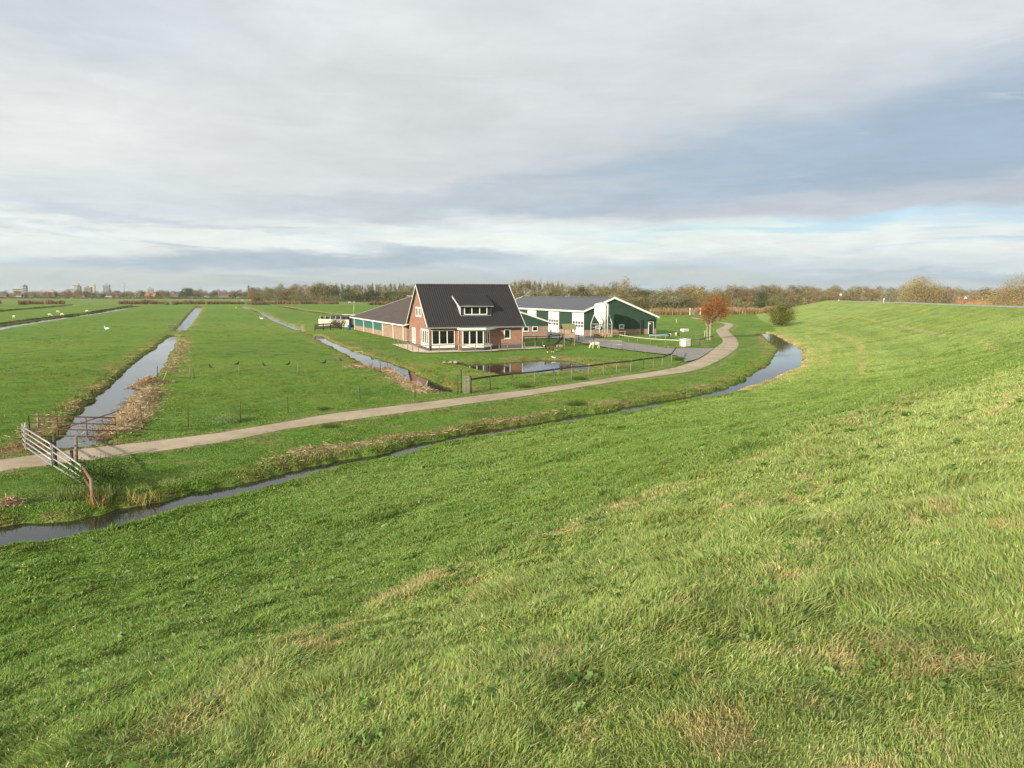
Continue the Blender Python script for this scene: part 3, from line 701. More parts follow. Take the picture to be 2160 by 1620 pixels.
def tiled(p0, ua, us, nrm, La, Ls, col=0.3, row=0.34, amp=0.065, stp=0.035):
    """pantile slope: wavy columns, stepped rows"""
    p0, ua, us, nrm = (np.array(q, float) for q in (p0, ua, us, nrm))
    na_ = int(La / col) * 5; rows = int(Ls / row); ta = np.linspace(0, La, na_ + 1)
    ts, ho = [], []
    for r in range(rows):
        ts += [r * Ls / rows, (r + 1) * Ls / rows - 0.004]; ho += [stp, 0.0]
    ts = np.array(ts); ho = np.array(ho)
    wave = amp * np.abs(np.sin(pi * ta / col)) ** 0.7
    V = p0 + ta[None, :, None] * ua + ts[:, None, None] * us + (wave[None, :, None] + ho[:, None, None]) * nrm
    i = np.arange(len(ts) * len(ta)).reshape(len(ts), len(ta))
    q = np.stack([i[:-1, :-1], i[:-1, 1:], i[1:, 1:], i[1:, :-1]], -1).reshape(-1, 4)
    V = V.reshape(-1, 3); k = len(V)
    U = np.array([p0 - .1 * nrm, p0 + La * ua - .1 * nrm, p0 + La * ua + Ls * us - .1 * nrm, p0 + Ls * us - .1 * nrm])
    tl = [i[0, 0], i[0, -1], i[-1, -1], i[-1, 0]]
    ex = np.array([[k, k + 3, k + 2, k + 1]] + [[k + a, k + (a + 1) % 4, tl[(a + 1) % 4], tl[a]] for a in range(4)])
    return np.vstack([V, U]), [q, ex]

# ------------------------------------------------------------------ farmhouse
def farmhouse():
    R = empty('farmhouse', HF.o, HF.t, 'red brick farmhouse with steep dark tiled roof, dormer and white bay window', 'house')
    L, Dp, ze, zr, bm_ = 12.3, 12.6, 2.95, 8.22, 6.3
    sl = (zr - ze) / (bm_ + .5)
    MB().prism([(0, 0), (Dp, 0), (Dp, ze + .5 * sl - .2), (bm_, zr - .18), (0, ze + .5 * sl - .2)], 'x', 0, L).build('wall', 'house_brick', R)
    pl_ = MB(); pl_.box(-.02, L + .02, -.025, -.002, 0, .58); pl_.box(-.025, -.002, 0.0, Dp, 0, .38); pl_.box(L + .002, L + .025, 0, Dp, 0, .58); pl_.build('plinth', 'plinth', R)
    n = np.array([0, -sl, 1]) / np.hypot(sl, 1); us = np.array([0, 1, sl]) / np.hypot(sl, 1); Ls = (bm_ + .5) * np.hypot(sl, 1)
    V1, q1 = tiled((-.3, -.5, ze), (1, 0, 0), us, n, L + .6, Ls)
    rf = link('roof', npmesh('roof', V1, q1), 'roof_tile', R)
    V2, q2 = tiled((L + .3, Dp + .5, ze), (-1, 0, 0), (0, -us[1], us[2]), (0, -n[1], n[2]), L + .6, Ls)
    link('roof', npmesh('roof', V2, q2), 'roof_tile', R)
    rd = MB()
    for i in range(34):
        x = -.32 + i * (L + .62) / 34
        rd.tube([(x, bm_, zr + .05), (x + (L + .62) / 34 - .02, bm_, zr + .07)], [.12, .135], 8)
    rd.build('ridge_tiles', 'roof_tile', rf)
    for xx in (-.345, L + .305):
        bb = MB()
        for (b0, z0) in ((-.52, ze - .04), (Dp + .52, ze - .04)):
            bb.bar((xx + .02, b0, z0), (xx + .02, bm_, zr + .02), .04, .17)
        bb.build('barge_board', 'white_paint', R)
    g = MB(); g.box(-.3, L + .3, -.66, -.53, ze - .14, ze - .02); g.box(-.3, L + .3, -.5, -.002, ze - .02, ze + .04); g.build('gutter', 'zinc', R)
    for x in (.05, 3.78, L + .05):
        dp = MB(); dp.tube([(x, -.6, ze - .12), (x, -.12, ze - .55), (x, -.12, .05)], .045, 8); dp.build('downpipe', 'zinc' if x < 1 else 'white_paint', R)
    fx, fn = (1, 0, 0), (0, -1, 0)
    window(R, (.33, 0, .77), fx, fn, 2.97, 1.8, 3, .1)
    MB().box(.33, 3.3, -.06, -.026, .36, .74).build('panel', 'white_paint', R)
    window(R, (9.84, 0, 1.35), fx, fn, .87, 1.19, 1, .1, sill=True)
    gx_, gn = (0, -1, 0), (-1, 0, 0)
    for b0, w in ((7.7, 1.45), (5.7, 1.35)): window(R, (0, b0, 4.05), gx_, gn, w, 1.33, 1, .22)
    dr = window(R, (0, 10.4, .39), gx_, gn, 2.1, 2.14, 2, .3, name='door', rows=[.5], frame='white_door', label='tall narrow white glazed side door')
    fd = window(R, (0, 4.55, .39), gx_, gn, 4.3, 2.25, 4, .22, rows=[.4], name='french_door', frame='white_door', label='wide white french doors with four panes')
    # bay: straight on the left, canted on the right
    B = MB(); foot = [(3.9, -.03), (3.9, -1.8), (6.58, -1.8), (8.35, -.03)]
    B.prism(foot, 'z', .02, .42); bay = B.build('bay_window', 'plinth', R)
    MB().prism([(3.94, -.004), (3.94, -1.76), (6.56, -1.76), (8.25, -.004)], 'z', .42, 2.62).build('bay_wall', 'house_brick', bay)
    MB().box(3.8, 6.58, -1.84, -1.765, .42, .76).build('panel', 'white_paint', bay)
    window(bay, (3.8, -1.765, .78), fx, fn, 2.78, 1.82, 3, .12)
    cv = np.array([8.25 - 6.56, 1.756, 0]); cl = np.linalg.norm(cv); cv /= cl; cn = np.array([cv[1], -cv[0], 0])
    window(bay, np.array([6.58, -1.76, .78]) + cv * .25, cv, cn, 1.35, 1.82, 2, .12)
    q_ = MB(); q_.obox((6.58, -1.76, .42), cv, cn, (0, 0, 1), (0.02, cl - .15), (0.003, .07), (0, .34)); q_.build('panel', 'white_paint', bay)
    MB().prism([(3.5, -.03), (3.5, -2.15), (6.78, -2.15), (8.95, -.03)], 'z', 2.62, 2.88).build('canopy', 'white_paint', bay)
    MB().prism([(3.53, -.53), (3.53, -2.1), (6.76, -2.1), (8.4, -.53)], 'z', 2.882, 2.92).build('canopy_cover', 'zinc', bay)
    # dormer
    a0, a1, b0, zt = 4.38, 8.5, 1.2, 5.62
    zrf = lambda b: ze + (b + .5) * sl
    dsl = .36; bt = (zt + .08 - ze - .5 * sl - dsl * .0 - 0 + 0) / (sl - dsl) + 0.0
    bt = (zt + .06 - dsl * b0 - ze - .5 * sl) / (sl - dsl)
    dm = MB()
    dm.prism([(b0, zrf(b0) - .1), (b0, zt), (bt, zt + dsl * (bt - b0))], 'x', a0, a1)
    do = dm.build('dormer', 'white_paint', R)
    dk = MB(); dk.box(a0 + .03, a1 - .03, b0 - .03, b0 - .004, zrf(b0) + .12, zt - .04); dk.build('dormer_front', 'dark_grey', do)
    fl = MB()
    for i in range(15): fl.box(a0 + .05 + i * .272, a0 + .22 + i * .272, b0 - .12, b0 - .034, zrf(b0) - .02, zrf(b0) + .12)
    fl.build('flashing', 'zinc', do)
    window(do, (4.85, b0 - .035, 4.42), fx, fn, 3.1, 1.08, 3, .11)
    dn = np.array([0, -dsl, 1]) / np.hypot(dsl, 1); du = np.array([0, 1, dsl]) / np.hypot(dsl, 1)
    V3, q3 = tiled((a0 - .25, b0 - .35, zt - .35 * dsl + .1), (1, 0, 0), du, dn, a1 - a0 + .5, (bt - b0 + .45) * np.hypot(dsl, 1), .3, .3)
    link('dormer_roof', npmesh('dormer_roof', V3, q3), 'roof_tile', do)
    for xx in (a0 - .28, a1 + .27):
        db = MB(); db.bar((xx, b0 - .4, zt - .4 * dsl - .01), (xx, bt, zt + dsl * (bt - b0) - .01), .05, .16); db.build('barge_board', 'white_paint' if xx < a0 else 'dark_grey', do)
    MB().box(a0 - .2, a1 + .2, b0 - .47, b0 - .36, zt - .4 * dsl - .03, zt - .4 * dsl + .09).build('gutter', 'zinc', do)
    return R
farmhouse()

# ------------------------------------------------------------------ stable
def ribs(mb, o, ax, n, w, pitch, rw, rd, z0, top):
    for i in range(int(w / pitch)):
        x = (i + .5) * pitch
        mb.obox(o, ax, n, (0, 0, 1), (x - rw / 2, x + rw / 2), (0.0, rd), (z0, top(x) if callable(top) else top))
def stable():
    R = empty('stable', SF.o, SF.t, 'long low brick stable with wide brown roof and white posts, behind the farmhouse', 'stable')
    b0, b1, Wd = -1.5, 38.0, 23.3
    ze, zr, am = 2.4, 6.3, 11.65; sl = (zr - ze) / (am + .6)
    w0 = ze + .6 * sl - .12
    MB().prism([(0, 0), (Wd, 0), (Wd, w0), (am, zr - .12), (0, w0)], 'y', b0, b1).build('wall', 'stable_brick', R)
    for sgn in (0, 1):
        m = MB()
        if sgn == 0: P = [(-.6, ze), (am, zr), (am, zr + .1), (-.6, ze + .1)]
        else: P = [(Wd + .6, ze), (am + .004, zr), (am + .004, zr + .1), (Wd + .6, ze + .1)]
        m.prism(P, 'y', b0 - .5, b1 + 1.6); m.build('roof', 'brown_sheet', R)
    f = MB()
    f.box(-.68, -.605, b0 - .55, b1 + 1.65, ze - .12, ze + .1); f.box(Wd + .605, Wd + .68, b0 - .55, b1 + 1.65, ze - .12, ze + .1)
    for yy in (b0 - .53, b1 + 1.63):
        f.bar((-.68, yy, ze - .02), (am, yy, zr + .03), .05, .22); f.bar((Wd + .68, yy, ze - .02), (am, yy, zr + .03), .05, .22)
    f.build('fascia', 'white_paint', R)
    v = MB(); v.box(am - .7, am + .7, b0 + 2, b1 + 1.2, zr + .28, zr + .36)
    for i in range(20): v.box(am - .6, am + .6, b0 + 2.2 + i * 1.95, b0 + 2.3 + i * 1.95, zr + .05, zr + .28)
    v.build('ridge_vent', 'concrete_wall', R)
    for i, (y0, y1) in enumerate(((15.0, 20.8), (21.2, 28.9), (29.3, 37.8))):
        p = MB(); p.box(-.05, -.003, y0, y1, .88, 2.1); ribs(p, (-.05, y0, 0), (0, 1, 0), (-1, 0, 0), y1 - y0, .35, .05, .02, .88, 2.1); p.build('board_panel', 'teal_boards', R)
    for y in (.2, 6.46, 13.5, 21.0, 29.1, 37.9):
        p = MB(); p.box(-.16, -.06, y - .09, y + .09, .02, 2.5); p.bar((-.12, y, 2.05), (-.6, y, 2.35), .08, .12); p.build('post', 'white_paint', R)
    gb = MB(); top = lambda x: zr - .2 - abs(x - am) * sl
    gb.prism([(0.05, 1.95), (Wd - .05, 1.95), (Wd - .05, w0 - .05), (am, zr - .16), (0.05, w0 - .05)], 'y', b0 - .05, b0 - .003)
    ribs(gb, (.05, b0 - .05, 0), (1, 0, 0), (0, -1, 0), Wd - .1, .32, .07, .03, 1.95, lambda x: top(x + .05)); gb.build('gable_boards', 'green_boards', R)
    window(R, (19.0, b0, 1.13), (1, 0, 0), (0, -1, 0), .95, .75, 1, .1, sill=True)
    window(R, (20.6, b0, 1.13), (1, 0, 0), (0, -1, 0), .95, .75, 1, .1, sill=True)
stable()

# ------------------------------------------------------------------ barn
def barn():
    R = empty('barn', BF.o, BF.t, 'large green steel barn with white doors, grey roof and white trim', 'barn')
    Wd, Ln, zl, zm, am, zrr = 14.15, 40.0, 4.15, 6.3, 5.55, 2.95
    MB().box(0.0, Wd, 0.0, Ln, 0, .95).build('plinth_wall', 'stable_brick', R)
    MB().prism([(-.02, .95), (Wd + .02, .95), (Wd + .02, zrr), (am, zm), (-.02, zl)], 'y', -.02, Ln + .02).build('wall', 'green_steel', R)
    top = lambda x: (zl + (zm - zl) * x / am if x < am else zm - (zm - zrr) * (x - am) / (Wd - am)) - .03
    c_ = MB(); ribs(c_, (0, -.022, 0), (1, 0, 0), (0, -1, 0), Wd, .3, .12, .035, .97, top); c_.build('cladding', 'green_steel', R)
    for y0, y1 in ((4.85, 10.0), (14.8, 20.0), (24.8, 40)):
        c2 = MB(); ribs(c2, (-.022, y0, 0), (0, 1, 0), (-1, 0, 0), y1 - y0, .3, .12, .03, .97, zl - .03); c2.build('cladding', 'green_steel', R)
    th = .14
    MB().prism([(-.35, zl - .12), (am, zm + .02), (am, zm + .02 + th), (-.35, zl - .12 + th)], 'y', -.3, Ln + .3).build('roof', 'grey_sheet', R)
    MB().prism([(Wd + .35, zrr - .12), (am + .004, zm + .02), (am + .004, zm + .02 + th), (Wd + .35, zrr - .12 + th)], 'y', -.3, Ln + .3).build('roof', 'grey_sheet', R)
    rc = MB(); rc.bar((am, -.3, zm + .19), (am, Ln + .3, zm + .19), .35, .05); rc.build('ridge_cap', 'zinc', R)
    f = MB(); f.box(-.44, -.355, -.36, Ln + .36, zl - .22, zl + .08); f.box(Wd + .355, Wd + .44, -.36, Ln + .36, zrr - .22, zrr + .08)
    for yy in (-.34, Ln + .34):
        f.bar((-.44, yy, zl - .06), (am, yy, zm + .08), .07, .32); f.bar((Wd + .44, yy, zrr - .06), (am, yy, zm + .08), .07, .32)
    f.build('fascia', 'white_paint', R)
    for b0, glazed in ((.28, True), (10.2, True), (20.2, False)):
        d = MB(); d.box(-.07, -.025, b0, b0 + 4.4, .03, 3.85)
        for z in (.62, 1.24, 2.45, 3.1): d.box(-.078, -.071, b0, b0 + 4.4, z, z + .025)
        dd_ = d.build('door', 'white_door', R)
        if glazed:
            for z in (1.38, 1.92):
                for i in range(4):
                    MB().box(-.085, -.0715, b0 + .2 + i * 1.04, b0 + 1.02 + i * 1.04, z, z + .42).build('pane', 'grey_glass', dd_)
        fr = MB()
        for y in (b0 - .1, b0 + 4.42): fr.box(-.09, -.024, y, y + .08, .02, 3.95)
        fr.box(-.09, -.024, b0 - .1, b0 + 4.5, 3.87, 3.97); fr.build('door_frame', 'dark_grey', dd_)
    MB().box(-.16, -.05, 10.02, 10.12, .1, zl).build('downpipe', 'white_paint', R)
    MB().box(-.12, -.05, 17.6, 17.75, 3.0, 3.3).build('lamp', 'dark_grey', R)
    gx_, gn = (1, 0, 0), (0, -1, 0)
    window(R, (6.6, -.06, 1.03), gx_, gn, 1.0, .78, 1, .16, glass='grey_glass')
    window(R, (2.0, -.06, 1.05), gx_, gn, .95, .6, 1, .12, glass='grey_glass')
    do = MB(); do.box(12.6, 13.45, -.12, -.06, .06, 2.05); d_ = do.build('door', 'dark_grey', R, 'dark grey side door with white frame')
    fr = MB(); fr.box(12.5, 12.59, -.15, -.06, .03, 2.1); fr.box(13.46, 13.55, -.15, -.06, .03, 2.1); fr.box(12.5, 13.55, -.15, -.06, 2.11, 2.18); fr.build('door_frame', 'white_paint', d_)
    MB().box(12.65, 12.95, -.14, -.122, 1.72, 1.95).build('notice', 'white_paint', d_)
    MB().box(12.45, 13.6, -.5, -.06, 2.42, 2.6).build('canopy', 'dark_grey', R)
    MB().box(10.92, 11.3, -.26, -.06, .05, 2.6).build('duct', 'dark_grey', R, 'tall black duct on the gable')
barn()

# ------------------------------------------------------------------ feed silo
def silo():
    R = empty('feed_silo', BF.p(.98, -4.0), BF.t + .6, 'cream cylindrical feed silo on steel legs before the barn gable', 'silo')
    MB().lathe([(1.2, 3.5), (1.22, 3.55), (1.2, 3.6), (1.2, 5.3), (1.12, 5.42), (.45, 5.6), (.0001, 5.63)], n=32).build('tank', 'cream_silo', R)
    MB().lathe([(.2, 2.0), (.24, 2.05), (1.19, 3.49)], n=32).build('hopper', 'cream_silo', R)
    MB().lathe([(.28, 5.6), (.28, 5.72), (.05, 5.76)], n=16).build('lid', 'zinc', R)
    MB().lathe([(.17, 1.62), (.17, 2.0)], n=12).build('outlet', 'galvanised', R)
    Lr = 1.75
    for k in range(4):
        a = k * pi / 2 + .3
        c0, s0 = cos(a), sin(a)
        m = MB(); m.bar((Lr * c0, Lr * s0, 0), (Lr * c0, Lr * s0, 2.2), .1); m.bar((Lr * c0, Lr * s0, 2.18), (1.25 * c0, 1.25 * s0, 3.62), .1); m.build('leg', 'galvanised', R)
    br = MB()
    for k in range(4):
        a, b = k * pi / 2 + .3, (k + 1) * pi / 2 + .3
        for z in (2.15, 1.6 if k % 2 else 2.0): br.bar((Lr * cos(a), Lr * sin(a), z), (Lr * cos(b), Lr * sin(b), z), .05)
        br.bar((Lr * cos(a), Lr * sin(a), .9), (Lr * cos(b), Lr * sin(b), 1.6), .04)
    br.build('brace', 'galvanised', R)
    for dx in (.0, .35):
        f = MB(); a_ = radians(-128 + 60 * dx); f.tube([(1.33 * cos(a_), 1.33 * sin(a_), .8 - dx), (1.33 * cos(a_), 1.33 * sin(a_), 5.35), (.8 * cos(a_), .8 * sin(a_), 5.58)], .07, 8); f.build('fill_pipe', 'white_paint', R)
silo()

# ------------------------------------------------------------------ fences
def stick(mb, p, h, r, lean=(0, 0), n=6, sink=.25):
    mb.tube([(p[0], p[1], p[2] - sink), (p[0] + lean[0], p[1] + lean[1], p[2] + h)], [r, r * .85], n); return mb
def fence(name, label, cat, pts, h, pr, pmat, rails, rmat, rw=.05, rh=.1, tube=True, jitter=.04, group=None, railpts=None, pname='post', rname='rail', sag=0.0):
    """posts at pts (world, on the ground); rails at the given heights"""
    o = np.array(pts[0]); R = empty(name, o, 0, label, cat, group)
    tops = []
    for p in pts:
        q = np.array(p) - o; ln = (random.uniform(-jitter, jitter), random.uniform(-jitter, jitter)); hh = h * random.uniform(.94, 1.08)
        m = MB(); stick(m, q, hh, pr, ln); m.build(pname, pmat, R); tops.append((q, ln))
    for zr in rails:
        m = MB(); line = []
        for i, (q, ln) in enumerate(tops):
            line.append(q + np.array([ln[0] * zr / h, ln[1] * zr / h, zr]))
            if sag and i < len(tops) - 1: 
                q2, l2 = tops[i + 1]; line.append((q + q2) / 2 + np.array([0, 0, zr - sag]))
        if tube: m.tube(line, rw / 2, 5)
        else:
            for a, b in zip(line[:-1], line[1:]):
                m.bar(a, b, rw, rh)
        m.build(rname, rmat, R)
    return R
Z8 = lambda x, y: (x / 3.2727 + 900, y / 3.2727 + 690)
Z1 = lambda x, y: (x / 4.696 + 700, y / 4.696 + 570)
Z7 = lambda x, y: (x / 3.857 + 440, y / 3.857 + 720)
fence('field_fence', 'long curved fence with one dark top rail beside the concrete path and pond', 'fence',
      [T(*Z8(*q)) for q in [(296, 455), (440, 430), (595, 410), (745, 395), (880, 375), (1002, 357), (1118, 345), (1222, 330), (1312, 318), (1408, 308), (1492, 292), (1565, 283), (1625, 275), (1690, 248), (1722, 197)]],
      1.1, .055, 'old_wood', [.98], 'dark_wood', .07, .13, False)
fence('wire_fence', 'thin wire fence with grey posts between the sheep lawn and the driveway', 'fence',
      [T(*Z8(*q)) for q in [(1722, 197), (1665, 192), (1588, 186), (1512, 178), (1432, 166), (1352, 158)]], 1.05, .045, 'old_wood', [.55, .95], 'wire', .02)
fence('wire_fence', 'short wire fence left of the small metal gate, behind the white sheep', 'fence',
      [T(*Z8(*q)) for q in [(1265, 152), (1210, 128), (1150, 118), (1085, 105)]], 1.05, .045, 'old_wood', [.55, .95], 'wire', .02)
fence('tape_fence', 'white tape fence along the driveway in front of the barn', 'fence',
      [T(*Z8(*q)) for q in [(1330, 95), (1395, 106), (1455, 116), (1545, 126), (1645, 133), (1748, 138)]], 1.0, .035, 'old_wood', [.92], 'white_tape', .03, .085, False)
fence('rail_fence', 'short dark rail fence leading from the white tank to the orange tree', 'fence',
      [T(*q) for q in [(1457, 731), (1476, 731), (1504, 722)]], 1.0, .05, 'dark_wood', [.92], 'dark_wood', .06, .1, False)
fence('terrace_fence', 'low grey fence of thin posts and one rail before the farmhouse', 'fence',
      [T(*Z1(*q)) for q in [(620, 738), (660, 750), (705, 765), (750, 792), (800, 812), (855, 822), (1065, 817), (1262, 808), (1425, 814), (1580, 822), (1660, 802), (1740, 795), (1910, 788), (2015, 772), (2090, 766)]],
      .98, .05, 'old_wood', [.9], 'old_wood', .05, .08, False)
fence('garden_fence', 'dark low rail fence beside the playhouse, right of the farmhouse', 'fence',
      [T(*q) for q in [(1105, 722), (1131, 722), (1158, 721), (1180, 719), (1204, 716), (1221, 719)]], 1.0, .06, 'dark_wood', [.85], 'dark_wood', .06, .1, False)
crow_fence = fence('wire_fence', 'wire fence with crows perched on it, across the middle meadow', 'fence',
      [T(*Z7(*q)) for q in [(-150, 300), (250, 278), (727, 266), (1092, 242), (1330, 215)]], .95, .04, 'old_wood', [.5, .85], 'wire', .016, sag=.05)
fence('wire_fence', 'thin wire fence on dark stakes in front of the concrete path', 'fence',
      [T(*q) for q in [(300, 893), (397, 901), (507, 890), (608, 872), (760, 848), (875, 844)]], 1.05, .028, 'dark_wood', [.4, .8], 'wire', .012, sag=.06)
for i, (u, v, h, lab) in enumerate([(803, 786, 1.3, 'left one of two dark stakes beside the ditch below the house'), (817, 787, 1.4, 'right one of two dark stakes beside the ditch below the house'),
                                    (332, 802, 1.2, 'dark stake standing at the tip of the reed heap'), (410, 799, .9, 'short thin stake right of the reed heap'),
                                    (81, 904, .8, 'short grey wooden post behind the silver gate'), (161, 976, 1.15, 'stout wooden post between silver gate and concrete path'),
                                    (197, 1060, .85, 'grey wooden post at the end of the red rail')]):
    p = T(u, v); m = MB(); stick(m, (0, 0, 0), h, .035 if i < 4 else .07, (.05 * (i % 3 - 1), .03)); o = m.build('stake' if i < 4 else 'wooden_post', 'dark_wood' if i < 4 else 'old_wood'); o.location = p
    tag(o, lab, 'stake' if i < 4 else 'post', 'loose stakes and posts')
# leaning pale stake beside reed heap
p = T(340, 806); m = MB(); stick(m, (0, 0, 0), .9, .04, (.45, .2)); o = m.build('stake', 'pale_wood'); o.location = p; tag(o, 'pale leaning stake beside the reed heap', 'stake', 'loose stakes and posts')

def tube_gate(name, label, p, q, h, rails, m, r=.03, uprights=2, brace=False, group=None, lean=0.0):
    """a tubular field gate between two ground points"""
    p, q = np.array(p), np.array(q); R = empty(name, p, 0, label, 'gate', group); d = q - p
    dn = np.array([-d[1], d[0], 0]) / np.linalg.norm(d[:2]) * lean
    g = MB(); b0 = .18
    h0, h1 = h if isinstance(h, tuple) else (h, h); h = h0
    P = lambda t, z: d * t + np.array([0, 0, z * (1 + (h1 / h0 - 1) * t)]) + dn * z
    fr = MB(); fr.tube([P(0, b0), P(0, h), P(1, h), P(1, b0), P(0, b0)], r, 8); fr.build('gate_frame', m, R)
    for k in range(1, rails - 1):
        z = b0 + (h - b0) * k / (rails - 1); mm_ = MB(); mm_.tube([P(0, z), P(1, z)], r * .85, 8); mm_.build('bar', m, R)
    for k in range(uprights):
        t = (k + 1) / (uprights + 1); mm_ = MB(); mm_.tube([P(t, b0), P(t, h)], r * .7, 6); mm_.build('upright', m, R)
    if brace:
        mm_ = MB(); mm_.tube([P(.35, b0 + .3), P(1.0, h + .28)], r * .8, 6); mm_.build('brace', m, R)
    return R
gA, gB, gC = T(57, 953), T(111, 991), T(174, 1026)
tube_gate('field_gate', 'far silver tubular field gate leaning along the path edge', gA, gB, 1.08, 5, 'galvanised', .034, 0)
tube_gate('field_gate', 'near silver tubular field gate ending beside the red rail', gB + np.array([.12, -.08, 0]), gC, (1.05, .8), 4, 'galvanised', .034, 0)
tube_gate('field_gate', 'short silver gate end turned away at the far left', T(46, 948) + np.array([-.25, .5, 0]), gA + np.array([-.08, .05, 0]), 1.1, 5, 'galvanised', .03, 0)
tube_gate('rusty_gate', 'dark rusty iron gate across the end of the reedy ditch', T(64, 925), T(246, 930), 1.15, 4, 'rusty_iron', .035, 2, True)
tube_gate('metal_gate', 'small pale metal gate in the wire fence by the driveway', T(1289, 736.5), T(1312, 738.5), 1.15, 3, 'galvanised', .035, 0)
tube_gate('wooden_gate', 'small grey gate on the dam beyond the ditch, left of the silage wall', T(636, 700), T(645, 700), 1.3, 5, 'pale_wood', .05, 0)
# dark gate posts and red rail
for (u, v, h, mm_, lab) in [(117, 985, 1.4, 'dark_wood', 'thick dark gate post where the two silver gates meet'), (56, 952, 1.3, 'galvanised', 'steel gate post at the far end of the silver gate'),
                            (152, 996, .9, 'dark_wood', 'thin dark post leaning on the near silver gate')]:
    p = T(u, v); m = MB(); stick(m, (0, 0, 0), h, .075 if mm_ == 'dark_wood' else .05, (.03, .02), 8); o = m.build('gate_post', mm_); o.location = p; tag(o, lab, 'post')
rr = empty('red_rail', gC, 0, 'short red rusted rail sloping down from the silver gate to a post', 'rail')
pe = T(197, 1060) - gC; pe[2] += .74
m = MB(); m.bar((0.05, 0, .74), pe, .04, .11); m.build('board', 'red_rail', rr)
m = MB(); m.bar((0.05, 0, .4), pe - np.array([0, 0, .4]), .04, .07); m.build('board', 'red_rail', rr)
# dam gate over ditch A far away
tube_gate('dam_gate', 'low grey gate on the dam across the left ditch', T(355, 700), T(371, 699), 1.1, 4, 'old_wood', .05, 0)
tube_gate('dam_gate', 'leaning grey hurdle standing in the water of the left ditch', T(373, 701), T(383, 702), 1.2, 4, 'old_wood', .05, 2, lean=.3)
# lattice panels at the fence end
def lattice():
    p, q = T(977, 831), T(989, 830); R = empty('lattice_panel', p, .0, 'grey lattice panel standing at the fence end near the ditch', 'panel')
    d = q - p; m = MB(); 
    for k in range(5): m.bar(d * k / 4 + np.array([0, 0, .02]), d * k / 4 + np.array([0, 0, 1.3]), .018)
    for k in range(6): m.bar(np.array([0, .02, .1 + k * .23]), d + np.array([0, .02, .1 + k * .23]), .018)
    m.build('lattice', 'galvanised', R)
    m = MB(); stick(m, d + np.array([.12, 0, 0]), 1.3, .1, (0, 0), 8); m.build('post', 'dark_wood', R)
    p2 = T(966, 830); R2 = empty('iron_frame', p2, 0, 'thin rusty iron frame left of the lattice panel', 'frame'); d2 = T(973, 830) - p2
    m = MB(); m.tube([(0, 0, 0), (0, 0, 1.35), d2 + np.array([0, 0, 1.35]), d2 + np.array([0, 0, 1.75]), d2], .03, 6); m.build('tube', 'rusty_iron', R2)
lattice()
fence('board_fence', 'weathered grey wooden fence before the silage wall', 'fence', [T(664, 697.5), T(682, 696), T(697, 695), T(717, 694), T(720, 694)], 1.25, .1, 'dark_wood', [.35, .7, 1.1], 'old_wood', .05, .28, False)

# ------------------------------------------------------------------ silage clamp and clutter beside the stable
def silage():
    p, q = G(672, 688), G(736, 690); R = empty('silage_clamp', p, 0, 'pale concrete silage clamp under black sheeting and tyres', 'silage clamp')
    d = q - p; L = np.linalg.norm(d); ax = d / L; n = np.array([-ax[1], ax[0], 0])
    m = MB(); m.obox((0, 0, 0), ax, n, (0, 0, 1), (0, L), (0, .25), (0, 1.6)); m.build('wall', 'concrete_wall', R)
    m = MB(); m.obox((0, 0, 0), ax, n, (0, 0, 1), (-.6, L + .6), (8, 8.25), (0, 2.35)); m.build('wall', 'concrete_wall', R)
    nx, ny = 70, 24; X = np.linspace(.05, L, nx); Y = np.linspace(.27, 7.9, ny); XX, YY = np.meshgrid(X, Y, indexing='ij')
    bul = np.sin(pi * (YY - .27) / 7.63) ** .5
    Zz = 1.55 + .75 * bul * np.clip((XX) / 1.2, 0.3, 1) + .12 * vn(XX * 1.2, YY * 1.2, 5) + .06 * vn(XX * 4, YY * 4, 6)
    V = (XX[..., None] * ax + YY[..., None] * n).reshape(-1, 3); V[:, 2] = Zz.ravel()
    i = np.arange(nx * ny).reshape(nx, ny); link('sheeting', npmesh('sheeting', V, [np.stack([i[:-1, :-1], i[1:, :-1], i[1:, 1:], i[:-1, 1:]], -1).reshape(-1, 4)], None, True), 'black_plastic', R)
    for k in range(7):
        t = MB(); xx, yy = .6 + k * L / 7, 0.45
        t.lathe([(.22, 0), (.32, .02), (.34, .1), (.32, .18), (.22, .2)], (0, 0, 0), 14); o = t.build('tyre', 'black_plastic', R); o.location = ax * xx + n * yy + np.array([0, 0, 1.78]); o.rotation_euler = (1.1, 0, random.random())
    m = MB()
    for k in range(5): m.obox((0, 0, 0), ax, n, (0, 0, 1), (.4 + k * 1.5, .48 + k * 1.5), (.1, .35), (1.6, 2.25))
    m.build('strap', 'white_tape', R)
silage()
p = G(732, 688.5); R = empty('wrapped_bales', p, .3, 'stack of black wrapped bales at the stable corner', 'bales')
for (x, y, z) in ((0, 0, 0), (.0, .1, 1.0), (1.0, .4, 0)):
    m = MB(); m.lathe([(.3, 0), (.55, .05), (.6, .2), (.6, .85), (.52, 1.0), (.2, 1.02)], (x, y, z), 18); m.build('bale', 'black_plastic', R)
p = G(736.5, 695.5); o = MB().lathe([(.27, 0), (.29, .04), (.29, .32), (.31, .34), (.29, .36), (.29, .62), (.31, .64), (.29, .66), (.29, .95), (.27, 1.0)], n=18).build('barrel', 'blue_plastic'); o.location = p; tag(o, 'blue plastic barrel beside the stable corner', 'barrel')
p = G(744, 689); R = empty('water_tank', p, .4, 'white plastic tank by the far stable corner', 'tank')
MB().lathe([(.4, .3), (.5, .4), (.5, 1.5), (.35, 1.7), (.12, 1.75)], n=16).build('tank', 'white_plastic', R); MB().box(-.4, .4, -.4, .4, 0, .3).build('stand', 'dark_wood', R)
